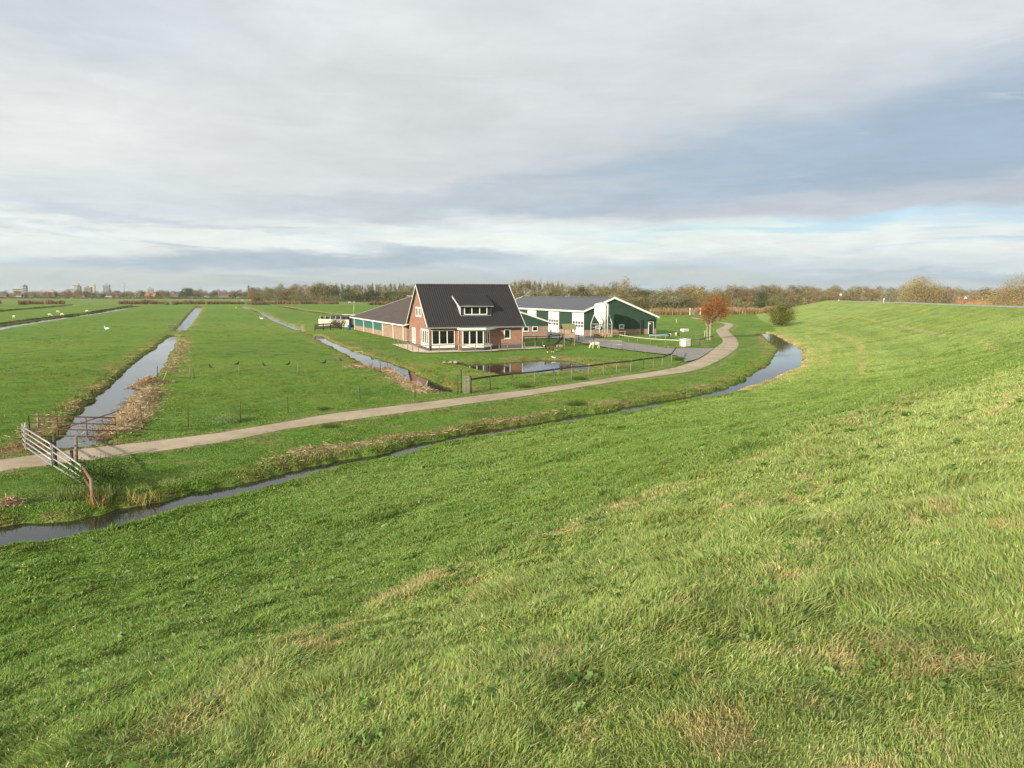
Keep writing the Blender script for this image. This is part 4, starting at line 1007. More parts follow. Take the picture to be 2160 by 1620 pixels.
# light pole beyond the stable
p = G(746, 672); R = empty('light_pole', p, 0, 'slim pale pole rising behind the stable roof corner', 'pole'); p_h = 4.6
m = MB(); m.tube([(0, 0, 0), (.22, 0, p_h)], [.08, .06], 8); m.build('mast', 'galvanised', R); m = MB(); m.box(.05, .5, -.1, .1, p_h, p_h + .12); m.build('lamp_head', 'galvanised', R)

# ------------------------------------------------------------------ things round the barn
def box_tank(u, v, w, d, h, rz, label, lid=True):
    p = T(u, v); R = empty('white_tank', p, rz, label, 'tank')
    m = MB(); m.box(-w / 2, w / 2, -d / 2, d / 2, .12, h)
    for k in range(1, 4): m.box(-w / 2 - .01, w / 2 + .01, -d / 2 - .01, d / 2 + .01, .12 + (h - .12) * k / 4, .15 + (h - .12) * k / 4)
    m.build('shell', 'white_plastic', R)
    m = MB(); m.box(-w / 2, w / 2, -d / 2, d / 2, .0, .11); m.build('pallet', 'old_wood', R)
    if lid: MB().lathe([(.14, h), (.14, h + .06), (.05, h + .07)], n=12).build('lid', 'white_paint', R)
box_tank(1445, 732, 1.1, 1.0, 1.1, radians(38), 'tall white plastic tank at the end of the white tape fence')
box_tank(1444, 700.5, 1.3, .9, .62, radians(35), 'low white box lying on the grass right of the barn', False)
p = T(1390, 715.5); R = empty('trampoline', p, 0, 'low round trampoline with pale blue rim on the grass beside the barn', 'trampoline')
m = MB(); m.lathe([(1.25, .62), (1.3, .68), (1.6, .68), (1.62, .6), (1.3, .6)], n=28); m.build('rim', 'pale_blue', R)
m = MB(); m.lathe([(1.3, .62), (.02, .6)], n=28); m.build('mat', 'dark_grey', R)
for k in range(6): m = MB(); a = k * pi / 3; m.tube([(1.5 * cos(a), 1.5 * sin(a), .6), (1.55 * cos(a), 1.55 * sin(a), 0)], .03, 6); m.build('leg', 'galvanised', R)
# log pile, table
p = BF.p(-1.2, -5.4); R = empty('log_pile', p, BF.t, 'heap of pale sawn logs under the silo', 'log pile')
for k in range(40):
    z = .13 + .2 * (k // 14); x = (k % 14) * .24 + random.uniform(-.05, .05) + .12 * (k // 14); r = random.uniform(.09, .14)
    m = MB(); y = random.uniform(-.15, .15); m.tube([(x, y - .25, z), (x + random.uniform(-.08, .08), y + .25, z + random.uniform(-.03, .03))], r, 9); m.build('log', 'pale_wood', R)
p = BF.p(3.8, -4.4); R = empty('wooden_table', p, BF.t + .1, 'brown plank workbench right of the silo legs', 'table')
m = MB()
for k in range(4): m.box(-1.5, 1.5, -.4 + k * .2, -.22 + k * .2, .8, .86)
m.build('table_top', 'pale_wood', R)
for x in (-1.3, 1.3):
    for y in (-.3, .3): MB().box(x - .05, x + .05, y - .05, y + .05, 0, .798).build('leg', 'pale_wood', R)
# playhouse
def playhouse():
    p = G(1190, 730); R = empty('playhouse', p, radians(14), 'wooden climbing tower with mossy roof and slide beside the brown sheep', 'playhouse')
    w, d = 1.5, 1.4
    for x in (0, w):
        for y in (0, d): MB().box(x - .05, x + .05, y - .05, y + .05, 0, 2.3).build('post', 'old_wood', R)
    MB().box(-.08, w + .08, -.08, d + .08, 1.15, 1.22).build('platform', 'pale_wood', R)
    m = MB(); m.prism([(-.25, 2.25), (d / 2, 2.95), (d + .25, 2.25), (d + .25, 2.31), (d / 2, 3.02), (-.25, 2.31)], 'x', -.2, w + .2); m.build('roof', 'mossy_wood', R)
    m = MB(); m.prism([(.02, 2.3), (d / 2, 2.88), (d - .02, 2.3)], 'x', w + .06, w + .09); m.build('gable_board', 'red_rail', R)
    m = MB()
    for k in range(8): m.box(.1 + k * .18, .22 + k * .18, -.075, -.052, 1.24, 1.8)
    m.box(0.05, w - .05, -.1, -.076, 1.72, 1.8); m.build('railing', 'pale_wood', R)
    m = MB()
    for k in range(6): m.box(w + .052, w + .075, .08 + k * .22, .2 + k * .22, 1.24, 1.85)
    m.build('railing', 'red_rail', R)
    m = MB(); m.bar((-.05, .4, 1.2), (-1.5, -.4, .08), .5, .05); m.bar((-.05, .16, 1.28), (-1.5, -.64, .16), .04, .14); m.bar((-.05, .66, 1.28), (-1.5, -.16, .16), .04, .14); m.build('slide', 'dark_grey', R)
    m = MB()
    for k in range(4): m.bar((w, .1, .25 + k * .24), (w, d - .1, .25 + k * .24), .05)
    m.build('ladder', 'old_wood', R)
playhouse()
p = T(1222, 727); R = empty('garden_bench', p, radians(-15), 'low plain plank bench on the lawn behind the sheep', 'bench')
MB().box(0, 1.7, -.15, .15, .38, .43).build('seat', 'pale_wood', R)
for x in (.1, 1.6): MB().box(x - .04, x + .04, -.13, .13, 0, .378).build('leg', 'pale_wood', R)
p = T(1162, 711.5); R = empty('striped_post', p, 0, 'dark marker post with white bands in the yard', 'post')
MB().box(-.09, .09, -.09, .09, 0, 1.25).build('post', 'dark_grey', R)
for z in (.15, .6, 1.05): MB().box(-.11, .11, -.11, .11, z, z + .2).build('band', 'white_paint', R)
p = T(1152, 711); R = empty('mailbox', p, .4, 'small dark letterbox on a post at the stable corner', 'letterbox')
MB().box(-.05, .05, -.05, .05, 0, .9).build('post', 'rusty_iron', R); MB().prism([(-.2, .9), (.2, .9), (.2, 1.15), (0, 1.28), (-.2, 1.15)], 'y', -.16, .16).build('box', 'dark_grey', R)

# ------------------------------------------------------------------ animals
def skinned(name, verts, edges, radii, sub=2):
    me = D.meshes.new(name); me.from_pydata(verts, edges, []); ob = D.objects.new(name, me); COL.objects.link(ob)
    ob.modifiers.new('Skin', 'SKIN'); ob.modifiers['Skin'].use_smooth_shade = True
    for v, r in zip(me.skin_vertices[0].data, radii): v.radius = (r, r) if np.isscalar(r) else r
    me.skin_vertices[0].data[0].use_root = True
    s_ = ob.modifiers.new('Sub', 'SUBSURF'); s_.levels = s_.render_levels = sub
    dg = bpy.context.evaluated_depsgraph_get(); dg.update()
    m2 = D.meshes.new_from_object(ob.evaluated_get(dg)); D.objects.remove(ob); m2.name = name
    m2.polygons.foreach_set('use_smooth', [True] * len(m2.polygons))
    return m2
def sheep_mesh(name, grazing, step=0.0):
    V = [(0, 0, .60), (.28, 0, .60), (.48, 0, .58), (-.28, 0, .61), (-.45, 0, .60), (-.53, 0, .46)]
    R_ = [.23, .235, .18, .24, .19, .05]
    E_ = [(0, 1), (1, 2), (0, 3), (3, 4), (4, 5)]
    if grazing: nk = [(.62, 0, .45), (.70, 0, .26), (.78, 0, .10), (.83, 0, .03)]
    else: nk = [(.58, 0, .74), (.66, 0, .88), (.78, 0, .86), (.88, 0, .80)]
    nr_ = [.125, .095, .075, .045]; k = 2
    for p_, r_ in zip(nk, nr_): V.append(p_); R_.append(r_); E_.append((k, len(V) - 1)); k = len(V) - 1
    hd = len(V) - 3
    for sgn in (-1, 1):
        b = np.array(nk[1]); V.append(tuple(b + np.array([-.02, sgn * .14, .0 if grazing else .02]))); R_.append(.03); E_.append((hd, len(V) - 1))
    for sgn in (-1, 1):
        for (x, par, sx) in ((.33, 1, step * sgn), (-.36, 3, -step * sgn)):
            back = x < 0
            pts = [(x, sgn * .13, .42), (x + (-.05 if back else .0) + sx * .5, sgn * .13, .24), (x + (.0 if back else -.02) + sx, sgn * .13, .04), (x + .04 + sx, sgn * .13, .02)]
            rr_ = [.085, .042, .03, .032]; k = par
            for p_, r_ in zip(pts, rr_): V.append(p_); R_.append(r_); E_.append((k, len(V) - 1)); k = len(V) - 1
    return skinned(name, V, E_, R_)
def paint(me, fn):
    for p in me.polygons: p.material_index = fn(p.center)
def sheep(mesh, u, v, rz, sc, label, group, mats=None, name='sheep'):
    me = mesh
    o = D.objects.new(name, me); COL.objects.link(o); o.location = T(u, v); o.rotation_euler = (0, 0, rz); o.scale = (sc,) * 3
    if mats: pass
    return tag(o, label, 'sheep', group)
sm1 = sheep_mesh('sheep_walking', False, .1)
for m_ in ('brown_wool', 'dark_hair', 'white_hair'): sm1.materials.append(M[m_])
paint(sm1, lambda c_: 2 if (c_.z < .2 or (c_.x > .74 and c_.z > .7)) else (1 if (c_.x > .5 or c_.z < .36) else 0))
sm2 = sm1.copy(); sm2.materials.clear()
for m_ in ('tan_wool', 'dark_hair', 'white_hair'): sm2.materials.append(M[m_])
paint(sm2, lambda c_: 2 if (c_.z < .12 and c_.x > 0) else (1 if (c_.x > .5 or c_.z < .38 or c_.x < -.55) else 0))
sm3 = sheep_mesh('sheep_grazing', True, .07)
for m_ in ('white_wool', 'white_hair'): sm3.materials.append(M[m_])
paint(sm3, lambda c_: 1 if (c_.z < .3) else 0)
sheep(sm1, 1160, 744, radians(200), 1.0, 'dark brown sheep with white muzzle, the nearer of the two brown ones', 'sheep on the lawn')
sheep(sm2, 1180, 739, radians(188), .92, 'tan sheep with dark head walking behind the dark brown one', 'sheep on the lawn')
sheep(sm3, 1256, 735, radians(192), 1.08, 'creamy white sheep grazing on the lawn near the driveway', 'sheep on the lawn')
for (u, v, rz, lab) in [(30, 671, 2.6, 'largest white sheep in the left strip, farthest left of the grazing ones'), (122, 660, .3, 'white sheep farther back in the left strip, above the lying pair'), (132, 666, 3.0, 'white sheep near the ditch edge in the left strip'),
                        (184, 658.5, 2.8, 'white sheep close to the dark ditch bank, rightmost in the left strip'), (105, 667, 0.1, 'white sheep between the first and third of the left strip'),
                        (499, 651, 1.0, 'lone white sheep left of the far end of the middle ditch')]:
    sheep(sm3, u, v, rz, 1.0, lab, 'sheep far out on the polder')
for i, (u, v, rz) in enumerate([(28, 629.5, 0), (131, 631, 1), (189, 630.5, 2), (150, 630, 3), (232, 628.6, .4), (511, 634.5, .2), (528, 634.5, 2), (560, 634, 1), (738, 639.2, .3), (736, 639.6, 2)]):
    sheep(sm3, u, v, rz, 1.3, 'tiny white sheep on the far meadow before the town', 'tiny sheep on the far meadow')
# goats near the tank
gm = sheep_mesh('goat_standing', False, .04)
for m_ in ('white_hair', 'dark_hair'): gm.materials.append(M[m_])
paint(gm, lambda c_: 1 if (c_.x < -.1 or (c_.x > .55)) else 0)
for (u, v, rz, sc, lab) in [(1412, 712, .9, .75, 'black and white goat standing beside the trampoline'), (1428, 709, 2.2, .7, 'black and white goat standing alone right of the trampoline')]:
    o = sheep(gm, u, v, rz, sc, lab, 'goats by the trampoline', name='goat'); o['category'] = 'goat'
# swans and ducks
def bird_mesh(name, swan):
    if swan: V = [(0, 0, .22), (.25, 0, .24), (.38, 0, .30), (.42, 0, .48), (.40, 0, .66), (.46, 0, .72), (.56, 0, .69), (-.28, 0, .27), (-.48, 0, .32)]; R_ = [.2, .16, .07, .045, .042, .05, .022, .15, .03]
    else: V = [(0, 0, .12), (.1, 0, .14), (.16, 0, .2), (.18, 0, .25), (.24, 0, .24), (-.12, 0, .13), (-.26, 0, .13), (0.03, .03, 0.0), (0.03, -.03, 0)]; R_ = [.075, .065, .045, .042, .014, .055, .022, .01, .01]
    E_ = [(0, 1), (1, 2), (2, 3), (3, 4), (4, 5), (5, 6), (0, 7), (7, 8)] if swan else [(0, 1), (1, 2), (2, 3), (3, 4), (0, 5), (5, 6), (0, 7), (0, 8)]
    return skinned(name, V, E_, R_)
sw = bird_mesh('swan', True); sw.materials.append(M['white_feather'])
for (u, v, rz, sc, lab) in [(226, 696, pi, 1.1, 'white swan resting on the meadow left of the ditch'), (552, 674, pi, 1.1, 'white swan resting on the meadow beside the middle ditch')]:
    o = D.objects.new('swan', sw); COL.objects.link(o); o.location = T(u, v); o.rotation_euler = (0, 0, rz); o.scale = (sc,) * 3; tag(o, lab, 'swan', 'swans on the meadow')
cb = bird_mesh('duck', False); cb.materials.append(M['white_feather'])
for (u, v, rz, lab) in [(1166, 755.5, 2.8, 'left of two white ducks on the pond bank'), (1170, 756.3, .3, 'right of two white ducks on the pond bank')]:
    o = D.objects.new('duck', cb); COL.objects.link(o); o.location = T(u, v); o.rotation_euler = (0, 0, rz); o.scale = (.7,) * 3; tag(o, lab, 'duck', 'ducks at the pond')
kb = bird_mesh('crow', False); kb.materials.append(M['black_feather'])
fence_o = np.array(crow_fence.location)
fp_ = [T(*Z7(*q)) for q in [(-150, 300), (250, 278), (727, 266), (1092, 242), (1330, 215)]]
def fence_at(u):
    """point on the crow fence's top wire seen at column u"""
    best = None
    for a, b in zip(fp_[:-1], fp_[1:]):
        for t in np.linspace(0, 1, 200):
            q = a + (b - a) * t; uu = 1080 + FPX * q[0] / (q - CAMP).dot(FW)
            if best is None or abs(uu - u) < best[0]: best = (abs(uu - u), q, t)
    return best[1] + np.array([0, 0, .85 - .1 * min(best[2], 1 - best[2])]), best[2]
for i, (u, lab) in enumerate([(444, 'black crow perched at the left end of the meadow wire'), (503, 'black crow on top of the left fence post in the meadow'), (557, 'black crow on the wire just right of the left post'),
                              (610, 'black crow on the wire left of the middle post'), (686, 'black crow on the wire right of the middle post'), (719, 'black crow on top of the right fence post in the meadow'), (785, 'black crow on the wire over the ditch edge')]):
    q, t = fence_at(u); o = D.objects.new('crow', kb); COL.objects.link(o); o.location = q + np.array([0, 0, .11 if i in (1, 5) else 0]); o.rotation_euler = (0, -.35, random.choice([.4, 2.6, 3.4])); o.scale = (1.05,) * 3
    tag(o, lab, 'crow', 'crows on the meadow fence')

# ------------------------------------------------------------------ leaves, blades, trees
def leaf_quads(C_, size, rs, flat=0.0):
    n = len(C_); nv = rs.normal(size=(n, 3)); nv[:, 2] += flat; nv /= np.linalg.norm(nv, axis=1)[:, None]
    r = rs.normal(size=(n, 3)); u = np.cross(nv, r); u /= np.linalg.norm(u, axis=1)[:, None]; w = np.cross(nv, u)
    s1 = (size * rs.uniform(.6, 1.3, n))[:, None]; s2 = s1 * rs.uniform(.45, .8, n)[:, None]
    V = np.stack([C_ - u * s1, C_ + w * s2, C_ + u * s1, C_ - w * s2], 1).reshape(-1, 3)
    return V, np.arange(n * 4).reshape(n, 4)
def tree_meshes(name, seed, H, Wd, trunk_h, n_clump, per, leaf, cols, shape='round', twig=.02, limbs=None, lean=0.0):
    """trunk with limbs, and a crown of leaf clumps with gaps"""
    rs = np.random.default_rng(seed); cs = []
    while len(cs) < n_clump:
        p_ = rs.uniform(-1, 1, 3)
        if np.linalg.norm(p_) > 1 or np.linalg.norm(p_) < rs.uniform(0, .75): continue
        z = trunk_h + (H - trunk_h) * (p_[2] * .5 + .5); t = (z - trunk_h) / (H - trunk_h)
        wz = {'round': 1.0, 'poplar': .9 - .35 * t, 'cone': 1.15 - t, 'shrub': 1.0}[shape] * Wd / 2
        cs.append((p_[0] * wz + lean * t, p_[1] * wz, z, t))
    cs = np.array(cs); tr = MB()
    r0 = H * twig
    mid = (lean * .1, 0, trunk_h + (H - trunk_h) * .35)
    tr.tube([(0, 0, -.3), (rs.normal() * .05, rs.normal() * .05, trunk_h * .6), mid, (lean * .7, 0, H * .82)], [r0 * 1.25, r0, r0 * .7, r0 * .15], 7, False)
    for k in rs.permutation(len(cs))[:limbs or max(6, n_clump // 2)]:
        c0 = cs[k]; zb = trunk_h * .7 + (c0[2] - trunk_h * .7) * rs.uniform(.1, .5)
        tb = np.array([lean * .1 * zb / H, 0, zb]); e = c0[:3]
        tr.tube([tb, tb * .45 + e * .55 + np.array([0, 0, .05 * H * (1 if shape == 'poplar' else -.3)]), e], [r0 * .38, r0 * .22, r0 * .07], 4, False)
    cl = Wd * (.17 if shape != 'poplar' else .14)
    Cc, kk = [], []
    for i, c0 in enumerate(cs):
        sc = np.array([1, 1, .75]) if shape != 'poplar' else np.array([.7, .7, 2.2])
        m = int(per * rs.uniform(.6, 1.4)); Cc.append(c0[:3] + np.clip(rs.normal(size=(m, 3)), -1.7, 1.7) * sc * cl * rs.uniform(.55, .95)); kk.append(np.full(m, i))
    Cc = np.vstack(Cc); kk = np.concatenate(kk); Cc[:, 2] = np.maximum(Cc[:, 2], trunk_h * .3 + .1)
    V, q = leaf_quads(Cc, leaf, rs)
    pal = np.array(cols); cc = pal[rs.integers(0, len(pal), len(cs))] * rs.uniform(.75, 1.25, (len(cs), 1))
    fc = cc[kk] * rs.uniform(.8, 1.2, (len(kk), 1))
    return tr.mesh(name + '_trunk', False), npmesh(name + '_crown', V, [q], np.repeat(fc, 4, axis=0))
def put_tree(kind, meshes, p, rz, sc, label, group=None, cat='tree', bark='bark', parts=('trunk', 'crown')):
    R = empty(kind, p, rz, label, cat, group); R.scale = sc if not np.isscalar(sc) else (sc,) * 3
    for nm, me, m_ in zip(parts, meshes, (bark, 'leaf')):
        if not me.materials: me.materials.append(M[m_])
        o = D.objects.new(nm, me); COL.objects.link(o); o.parent = R
    return R
BROWN = [(0.277, 0.222, 0.118), (0.233, 0.187, 0.1), (0.31, 0.247, 0.13), (0.222, 0.199, 0.106)]
TAN = [(0.342, 0.289, 0.165), (0.301, 0.266, 0.147), (0.378, 0.319, 0.177), (0.271, 0.248, 0.136)]
OLV = [(0.212, 0.201, 0.088), (0.242, 0.218, 0.100), (0.171, 0.177, 0.071)]
DKG = [(0.088, 0.118, 0.053), (0.112, 0.136, 0.059), (0.077, 0.100, 0.047)]
RUST = [(.31, .16, .075), (.27, .14, .065), (.33, .19, .09)]
GOLD = [(0.366, 0.283, 0.118), (0.319, 0.248, 0.106), (0.283, 0.236, 0.100)]
SILV = [(0.366, 0.348, 0.248), (0.330, 0.319, 0.224), (0.283, 0.283, 0.189)]
# the orange tree beside the path
tm = tree_meshes('orange_tree', 5, 6.7, 4.3, 2.6, 66, 120, .085, [(.32, .125, .032), (.26, .105, .03), (.36, .165, .05), (.18, .085, .03)], 'round', .024, 40, 1.7)
put_tree('autumn_tree', tm, T(1497, 717), radians(12), (.86, .86, 1.0), 'crooked tree with orange autumn leaves and bare pale stems beside the path', bark='pale_bark')
bs = tree_meshes('bare_stems', 9, 5.0, 1.8, 2.2, 16, 14, .07, [(.33, .19, .09), (.3, .22, .12)], 'round', .02, 26, -.5)
put_tree('bare_tree', bs, T(1492, 717), 0, 1.0, 'half bare pale stemmed tree standing left against the orange tree', bark='pale_bark')
gb_ = tree_meshes('bank_bush', 12, 5.0, 5.6, .4, 90, 110, .11, [(.16, .185, .045), (.2, .205, .055), (.23, .19, .06), (.11, .13, .035)], 'shrub', .014, 30)
put_tree('bush', gb_, T(1646, 688), 0, .88, 'round yellow green bush on the dike bank beside the toe ditch', cat='bush')

# prototypes of the woods
PROTO = {}
for nm, (H, Wd, th, ncl, per, leaf, cols, shp, tw) in {
    'brown': (11, 7.5, 2.0, 40, 62, .20, BROWN, 'round', .014), 'tan': (12, 6.5, 2.2, 40, 58, .19, TAN, 'round', .014), 'olive': (9.5, 7.5, 1.2, 40, 66, .21, OLV, 'round', .014),
    'dark': (9, 7, .8, 40, 70, .22, DKG, 'round', .015), 'poplar': (15, 4.2, 2.5, 34, 60, .20, TAN + [(.24, .2, .09)], 'poplar', .011), 'rust': (9, 7, 1.4, 40, 62, .20, RUST + BROWN[:1], 'round', .014),
    'gold': (9, 6.5, 1.2, 40, 62, .20, GOLD, 'round', .014), 'silver': (8, 7.5, 1.0, 40, 62, .20, SILV, 'round', .014)}.items():
    PROTO[nm] = [tree_meshes(nm + '_tree', 100 + 7 * k + hash_, H, Wd, th, ncl, per, leaf, cols, shp, tw) for k, hash_ in ((0, len(nm)), (1, 31 + len(nm)), (2, 57 + len(nm)))]
NAMES = {'brown': ('brown_tree', 'brown half bare tree'), 'tan': ('pale_tree', 'pale tan bare twigged tree'), 'olive': ('olive_tree', 'olive green tree'), 'dark': ('dark_tree', 'dark green tree'),
         'poplar': ('poplar_tree', 'slender pale poplar'), 'rust': ('rusty_tree', 'rust red autumn tree'), 'gold': ('golden_tree', 'golden yellow tree'), 'silver': ('silver_tree', 'silvery grey willow')}
def wood(row, where, group):
    """row of (u, base v, top v, kind): trees on the land"""
    for u, vb, vt, kind in row:
        p = G(u, vb); dist = p[1]; H = CAMH + (618 - vt) * dist / FPX
        me = PROTO[kind][random.randrange(3)]; base = {'brown': 11, 'tan': 12, 'olive': 9.5, 'dark': 9, 'poplar': 15, 'rust': 9, 'gold': 9, 'silver': 8}[kind]
        k = H / base; kw = k * random.uniform(.85, 1.2) if kind != 'poplar' else max(k, .8) * random.uniform(.8, 1.2)
        nm, lb = NAMES[kind]
        put_tree(nm, me, (p[0], p[1], 0), random.random() * 6.28, (kw, kw, k), lb + ' ' + where, NAMES[kind][1] + 's ' + where)
R_ = random.Random(3)
def pick(w): return R_.choices(list(w), list(w.values()))[0]
row = []
for u in np.arange(535, 690, 7.5): row.append((u + R_.uniform(-2, 2), 634.5 + (u - 535) * .006, 605.5 - (u - 535) * .05 + R_.uniform(-3, 4), pick({'brown': 4, 'rust': 1, 'tan': 4, 'olive': 2, 'gold': 1})))
wood(row, 'in the wood left of the stable', None)
row = []
for u in np.arange(672, 880, 5.5): row.append((u + R_.uniform(-2, 2), 635.2, 600.5 - .008 * (u - 672) + R_.uniform(-2.5, 3), pick({'poplar': 6, 'tan': 2})))
wood(row, 'in the tall row behind the stable', None)
row = []
for u in np.arange(735, 872, 8): row.append((u + R_.uniform(-3, 3), 637, 614 + R_.uniform(-8, 4), pick({'dark': 6, 'olive': 2})))
wood(row, 'in the dark clump left of the farmhouse roof', None)
row = []
for u in np.arange(1076, 1300, 6): row.append((u + R_.uniform(-2, 2), 641, (594 if u < 1190 else 600) + R_.uniform(-3, 4), pick({'poplar': 5, 'tan': 3, 'brown': 1})))
wood(row, 'in the tall row behind the barn roof', None)
row = []
for u in np.arange(1120, 1480, 9): row.append((u + R_.uniform(-4, 4), 652 if u > 1290 else 648, 611 + R_.uniform(-9, 9), pick({'olive': 4, 'brown': 4, 'tan': 3, 'silver': 2, 'gold': 1, 'dark': 1})))
for u in np.arange(1300, 1500, 10): row.append((u + R_.uniform(-4, 4), 656, 625 + R_.uniform(-9, 7), pick({'olive': 5, 'brown': 4, 'silver': 2, 'tan': 2})))
wood(row, 'in the near wood behind the barn', None)
row = []
for u in np.arange(1420, 1700, 8): row.append((u + R_.uniform(-4, 4), 643, 606 + R_.uniform(-7, 8), pick({'tan': 4, 'brown': 4, 'olive': 2, 'silver': 1})))
for u in np.arange(1490, 1700, 10): row.append((u + R_.uniform(-4, 4), 651, 628 + R_.uniform(-8, 8), pick({'olive': 4, 'brown': 5, 'rust': 1, 'dark': 1})))
wood(row, 'in the wood beyond the orange tree', None)
wood([(1310, 650, 583, 'tan'), (1606, 658, 616, 'dark'), (1630, 656, 618, 'olive')], 'standing out of the wood near the dike', None)
# trees on the foreland beyond the dike
def foreland(row, where):
    for u, Y, vt, kind, kw in row:
        x = (u - 1080) / FPX * Y; z0 = 2.4; H = CAMH + (618 - vt) * Y / FPX - z0
        me = PROTO[kind][random.randrange(3)]; base = {'brown': 11, 'tan': 12, 'olive': 9.5, 'dark': 9, 'poplar': 15, 'rust': 9, 'gold': 9, 'silver': 8}[kind]; k = H / base
        put_tree(NAMES[kind][0], me, (x, Y, z0 - .2), random.random() * 6.28, (k * kw, k * kw, k), NAMES[kind][1] + ' ' + where, NAMES[kind][1] + 's ' + where)
row = []
for u in np.arange(1690, 2180, 9): row.append((u + R_.uniform(-4, 4), R_.uniform(430, 520), 607 + R_.uniform(-5, 6) - (3 if u < 1760 else 0), pick({'brown': 5, 'tan': 3, 'rust': 2, 'olive': 2})))
foreland([r + (1.2,) for r in row], 'far beyond the dike crest')
row = [(u, R_.uniform(270, 310), 616 + R_.uniform(-7, 5), pick({'brown': 4, 'tan': 4, 'rust': 1, 'silver': 1}), 1.3) for u in list(np.arange(1700, 1900, 11))]
foreland(row, 'along the foot of the dike on the right')
for nm, u, Y, H, Wd, cols, lab, sd in [('bush', 1885, 215, 6.0, 8, SILV + TAN, 'silvery bush left of the big tan bush beyond the crest', 3), ('bush', 1940, 190, 8.2, 9.5, TAN + GOLD[:1], 'big rounded tan bush standing beyond the dike crest', 4), ('bush', 1972, 195, 6.2, 7, SILV + BROWN[:1], 'grey brown bush right of the big tan bush', 6),
                                ('bush', 2150, 112, 7.4, 7.5, GOLD + TAN + BROWN[:1], 'large golden brown bush at the right behind the crest road', 5)]:
    me = tree_meshes('foreland_bush', sd, H, Wd, .4, 90, 240, .10 if Y > 150 else .065, cols, 'shrub', .012, 30)
    put_tree(nm, me, ((u - 1080) / FPX * Y, Y, 2.2), 0, 1.0, lab, cat='bush')
# undergrowth: masses nobody could count
def mass(name, label, cat, samples, cols, size, n, hfun, z0=0.0, up=False, kind='stuff'):
    """samples: function(rs, n) -> x, y, t(0..1 height)"""
    rs = np.random.default_rng(len(name) * 13 + n); x, y, t = samples(rs, n); h = hfun(x, y)
    C_ = np.column_stack([x, y, z0 + h * t])
    if up:
        w = size * rs.uniform(.5, 1.4, n); hh = h * rs.uniform(.6, 1.1, n); a = rs.uniform(0, pi, n); ln = rs.normal(size=(n, 2)) * .12 * hh[:, None]
        b = np.column_stack([x, y, np.full(n, z0)]); dx = np.column_stack([np.cos(a) * w, np.sin(a) * w, np.zeros(n)]); tp = b + np.column_stack([ln, hh])
        V = np.stack([b - dx, b + dx, tp + dx * .3, tp - dx * .3], 1).reshape(-1, 3); q = np.arange(n * 4).reshape(n, 4)
    else: V, q = leaf_quads(C_, size, rs)
    pal = np.array(cols); cl = pal[rs.integers(0, len(pal), n)] * rs.uniform(.6, 1.3, (n, 1)) * (1 + .3 * vn(x * .12, y * .12, 77))[:, None]
    o = link(name, npmesh(name, V, [q], np.repeat(cl, 4, axis=0)), 'leaf'); return tag(o, label, cat, kind=kind)
def px_band(u0, u1, vb0, vb1, depth):
    def f(rs, n):
        u = rs.uniform(u0, u1, n); vb = np.interp(u, [u0, u1], [vb0, vb1]); d = CAMH * FPX / (vb - 618) + rs.uniform(0, depth, n)
        return (u - 1080) / FPX * d, d, rs.beta(1.3, 1.6, n)
    return f
mass('undergrowth', 'brown thicket filling the wood behind stable and barn', 'undergrowth', px_band(535, 1110, 635, 640, 60), [(c_[0] * .72, c_[1] * .72, c_[2] * .7) for c_ in BROWN + OLV + OLV], .4, 26000, lambda x, y: 5.5 + 2.5 * vn(x * .08, y * .08, 3))
mass('undergrowth', 'olive brown thicket at the foot of the wood behind the barn', 'undergrowth', px_band(1090, 1700, 651, 655, 40), [(c_[0] * .8, c_[1] * .8, c_[2] * .8) for c_ in OLV + OLV + BROWN], .3, 34000, lambda x, y: 3.6 + 1.8 * vn(x * .15, y * .15, 3))
mass('undergrowth', 'low brown thicket beyond the dike crest', 'undergrowth', lambda rs, n: ((lambda d, u: ((u - 1080) / FPX * d, d, rs.beta(1.2, 1.6, n)))(rs.uniform(285, 360, n), rs.uniform(1690, 2200, n))), BROWN + RUST + TAN, .35, 22000, lambda x, y: 3.2 + 1.6 * vn(x * .12, y * .12, 5), z0=2.4)
REEDC = [(.40, .25, .12), (.46, .30, .15), (.33, .20, .10)]
mass('reeds', 'tall tan reed bed before the near wood', 'reeds', px_band(1370, 1640, 664.5, 661, 12), [(.36, .255, .13), (.41, .30, .16), (.28, .19, .09)], .07, 14000, lambda x, y: 1.9 + .7 * vn(x * .3, y * .3, 4), up=True)
mass('reeds', 'rust brown reed bed beyond the crest road on the right', 'reeds', lambda rs, n: ((lambda d, u: ((u - 1080) / FPX * d, d, rs.random(n)))(rs.uniform(150, 270, n), rs.uniform(1960, 2260, n))), [(.42, .24, .12), (.48, .29, .15), (.36, .2, .1)], .08, 24000, lambda x, y: 2.1 + .4 * vn(x * .2, y * .2, 4), z0=2.4, up=True)
for (u0, u1, vb, h, lab) in [(-30, 9, 641, 2.4, 'brown reed strip at the far left meadow edge'), (44, 142, 641.5, 2.7, 'dark brown reed strip in the left meadow'), (255, 360, 641.5, 2.6, 'brown reed strip behind the far end of the left ditches'), (367, 436, 641.5, 2.5, 'brown reed strip behind the far end of the wide ditch'),
                           (440, 520, 641.5, 2.3, 'brown reed strip between wide ditch and lone bush'), (524, 716, 641.5, 2.4, 'long brown reed strip right of the lone bush'), (778, 835, 643, 2.0, 'tan reed strip behind the stable roof')]:
    mass('reed_strip', lab, 'reeds', px_band(u0, u1, vb, vb - .4, 14), [(.21, .145, .08), (.26, .18, .095), (.16, .12, .065), (.31, .225, .12)], .16, int(34 * (u1 - u0)), lambda x, y, h=h: h * (.72 + .3 * vn(x * .12, y * .12, 8) + .22 * vn(x * .5, y * .5, 9)), up=True, kind=None)
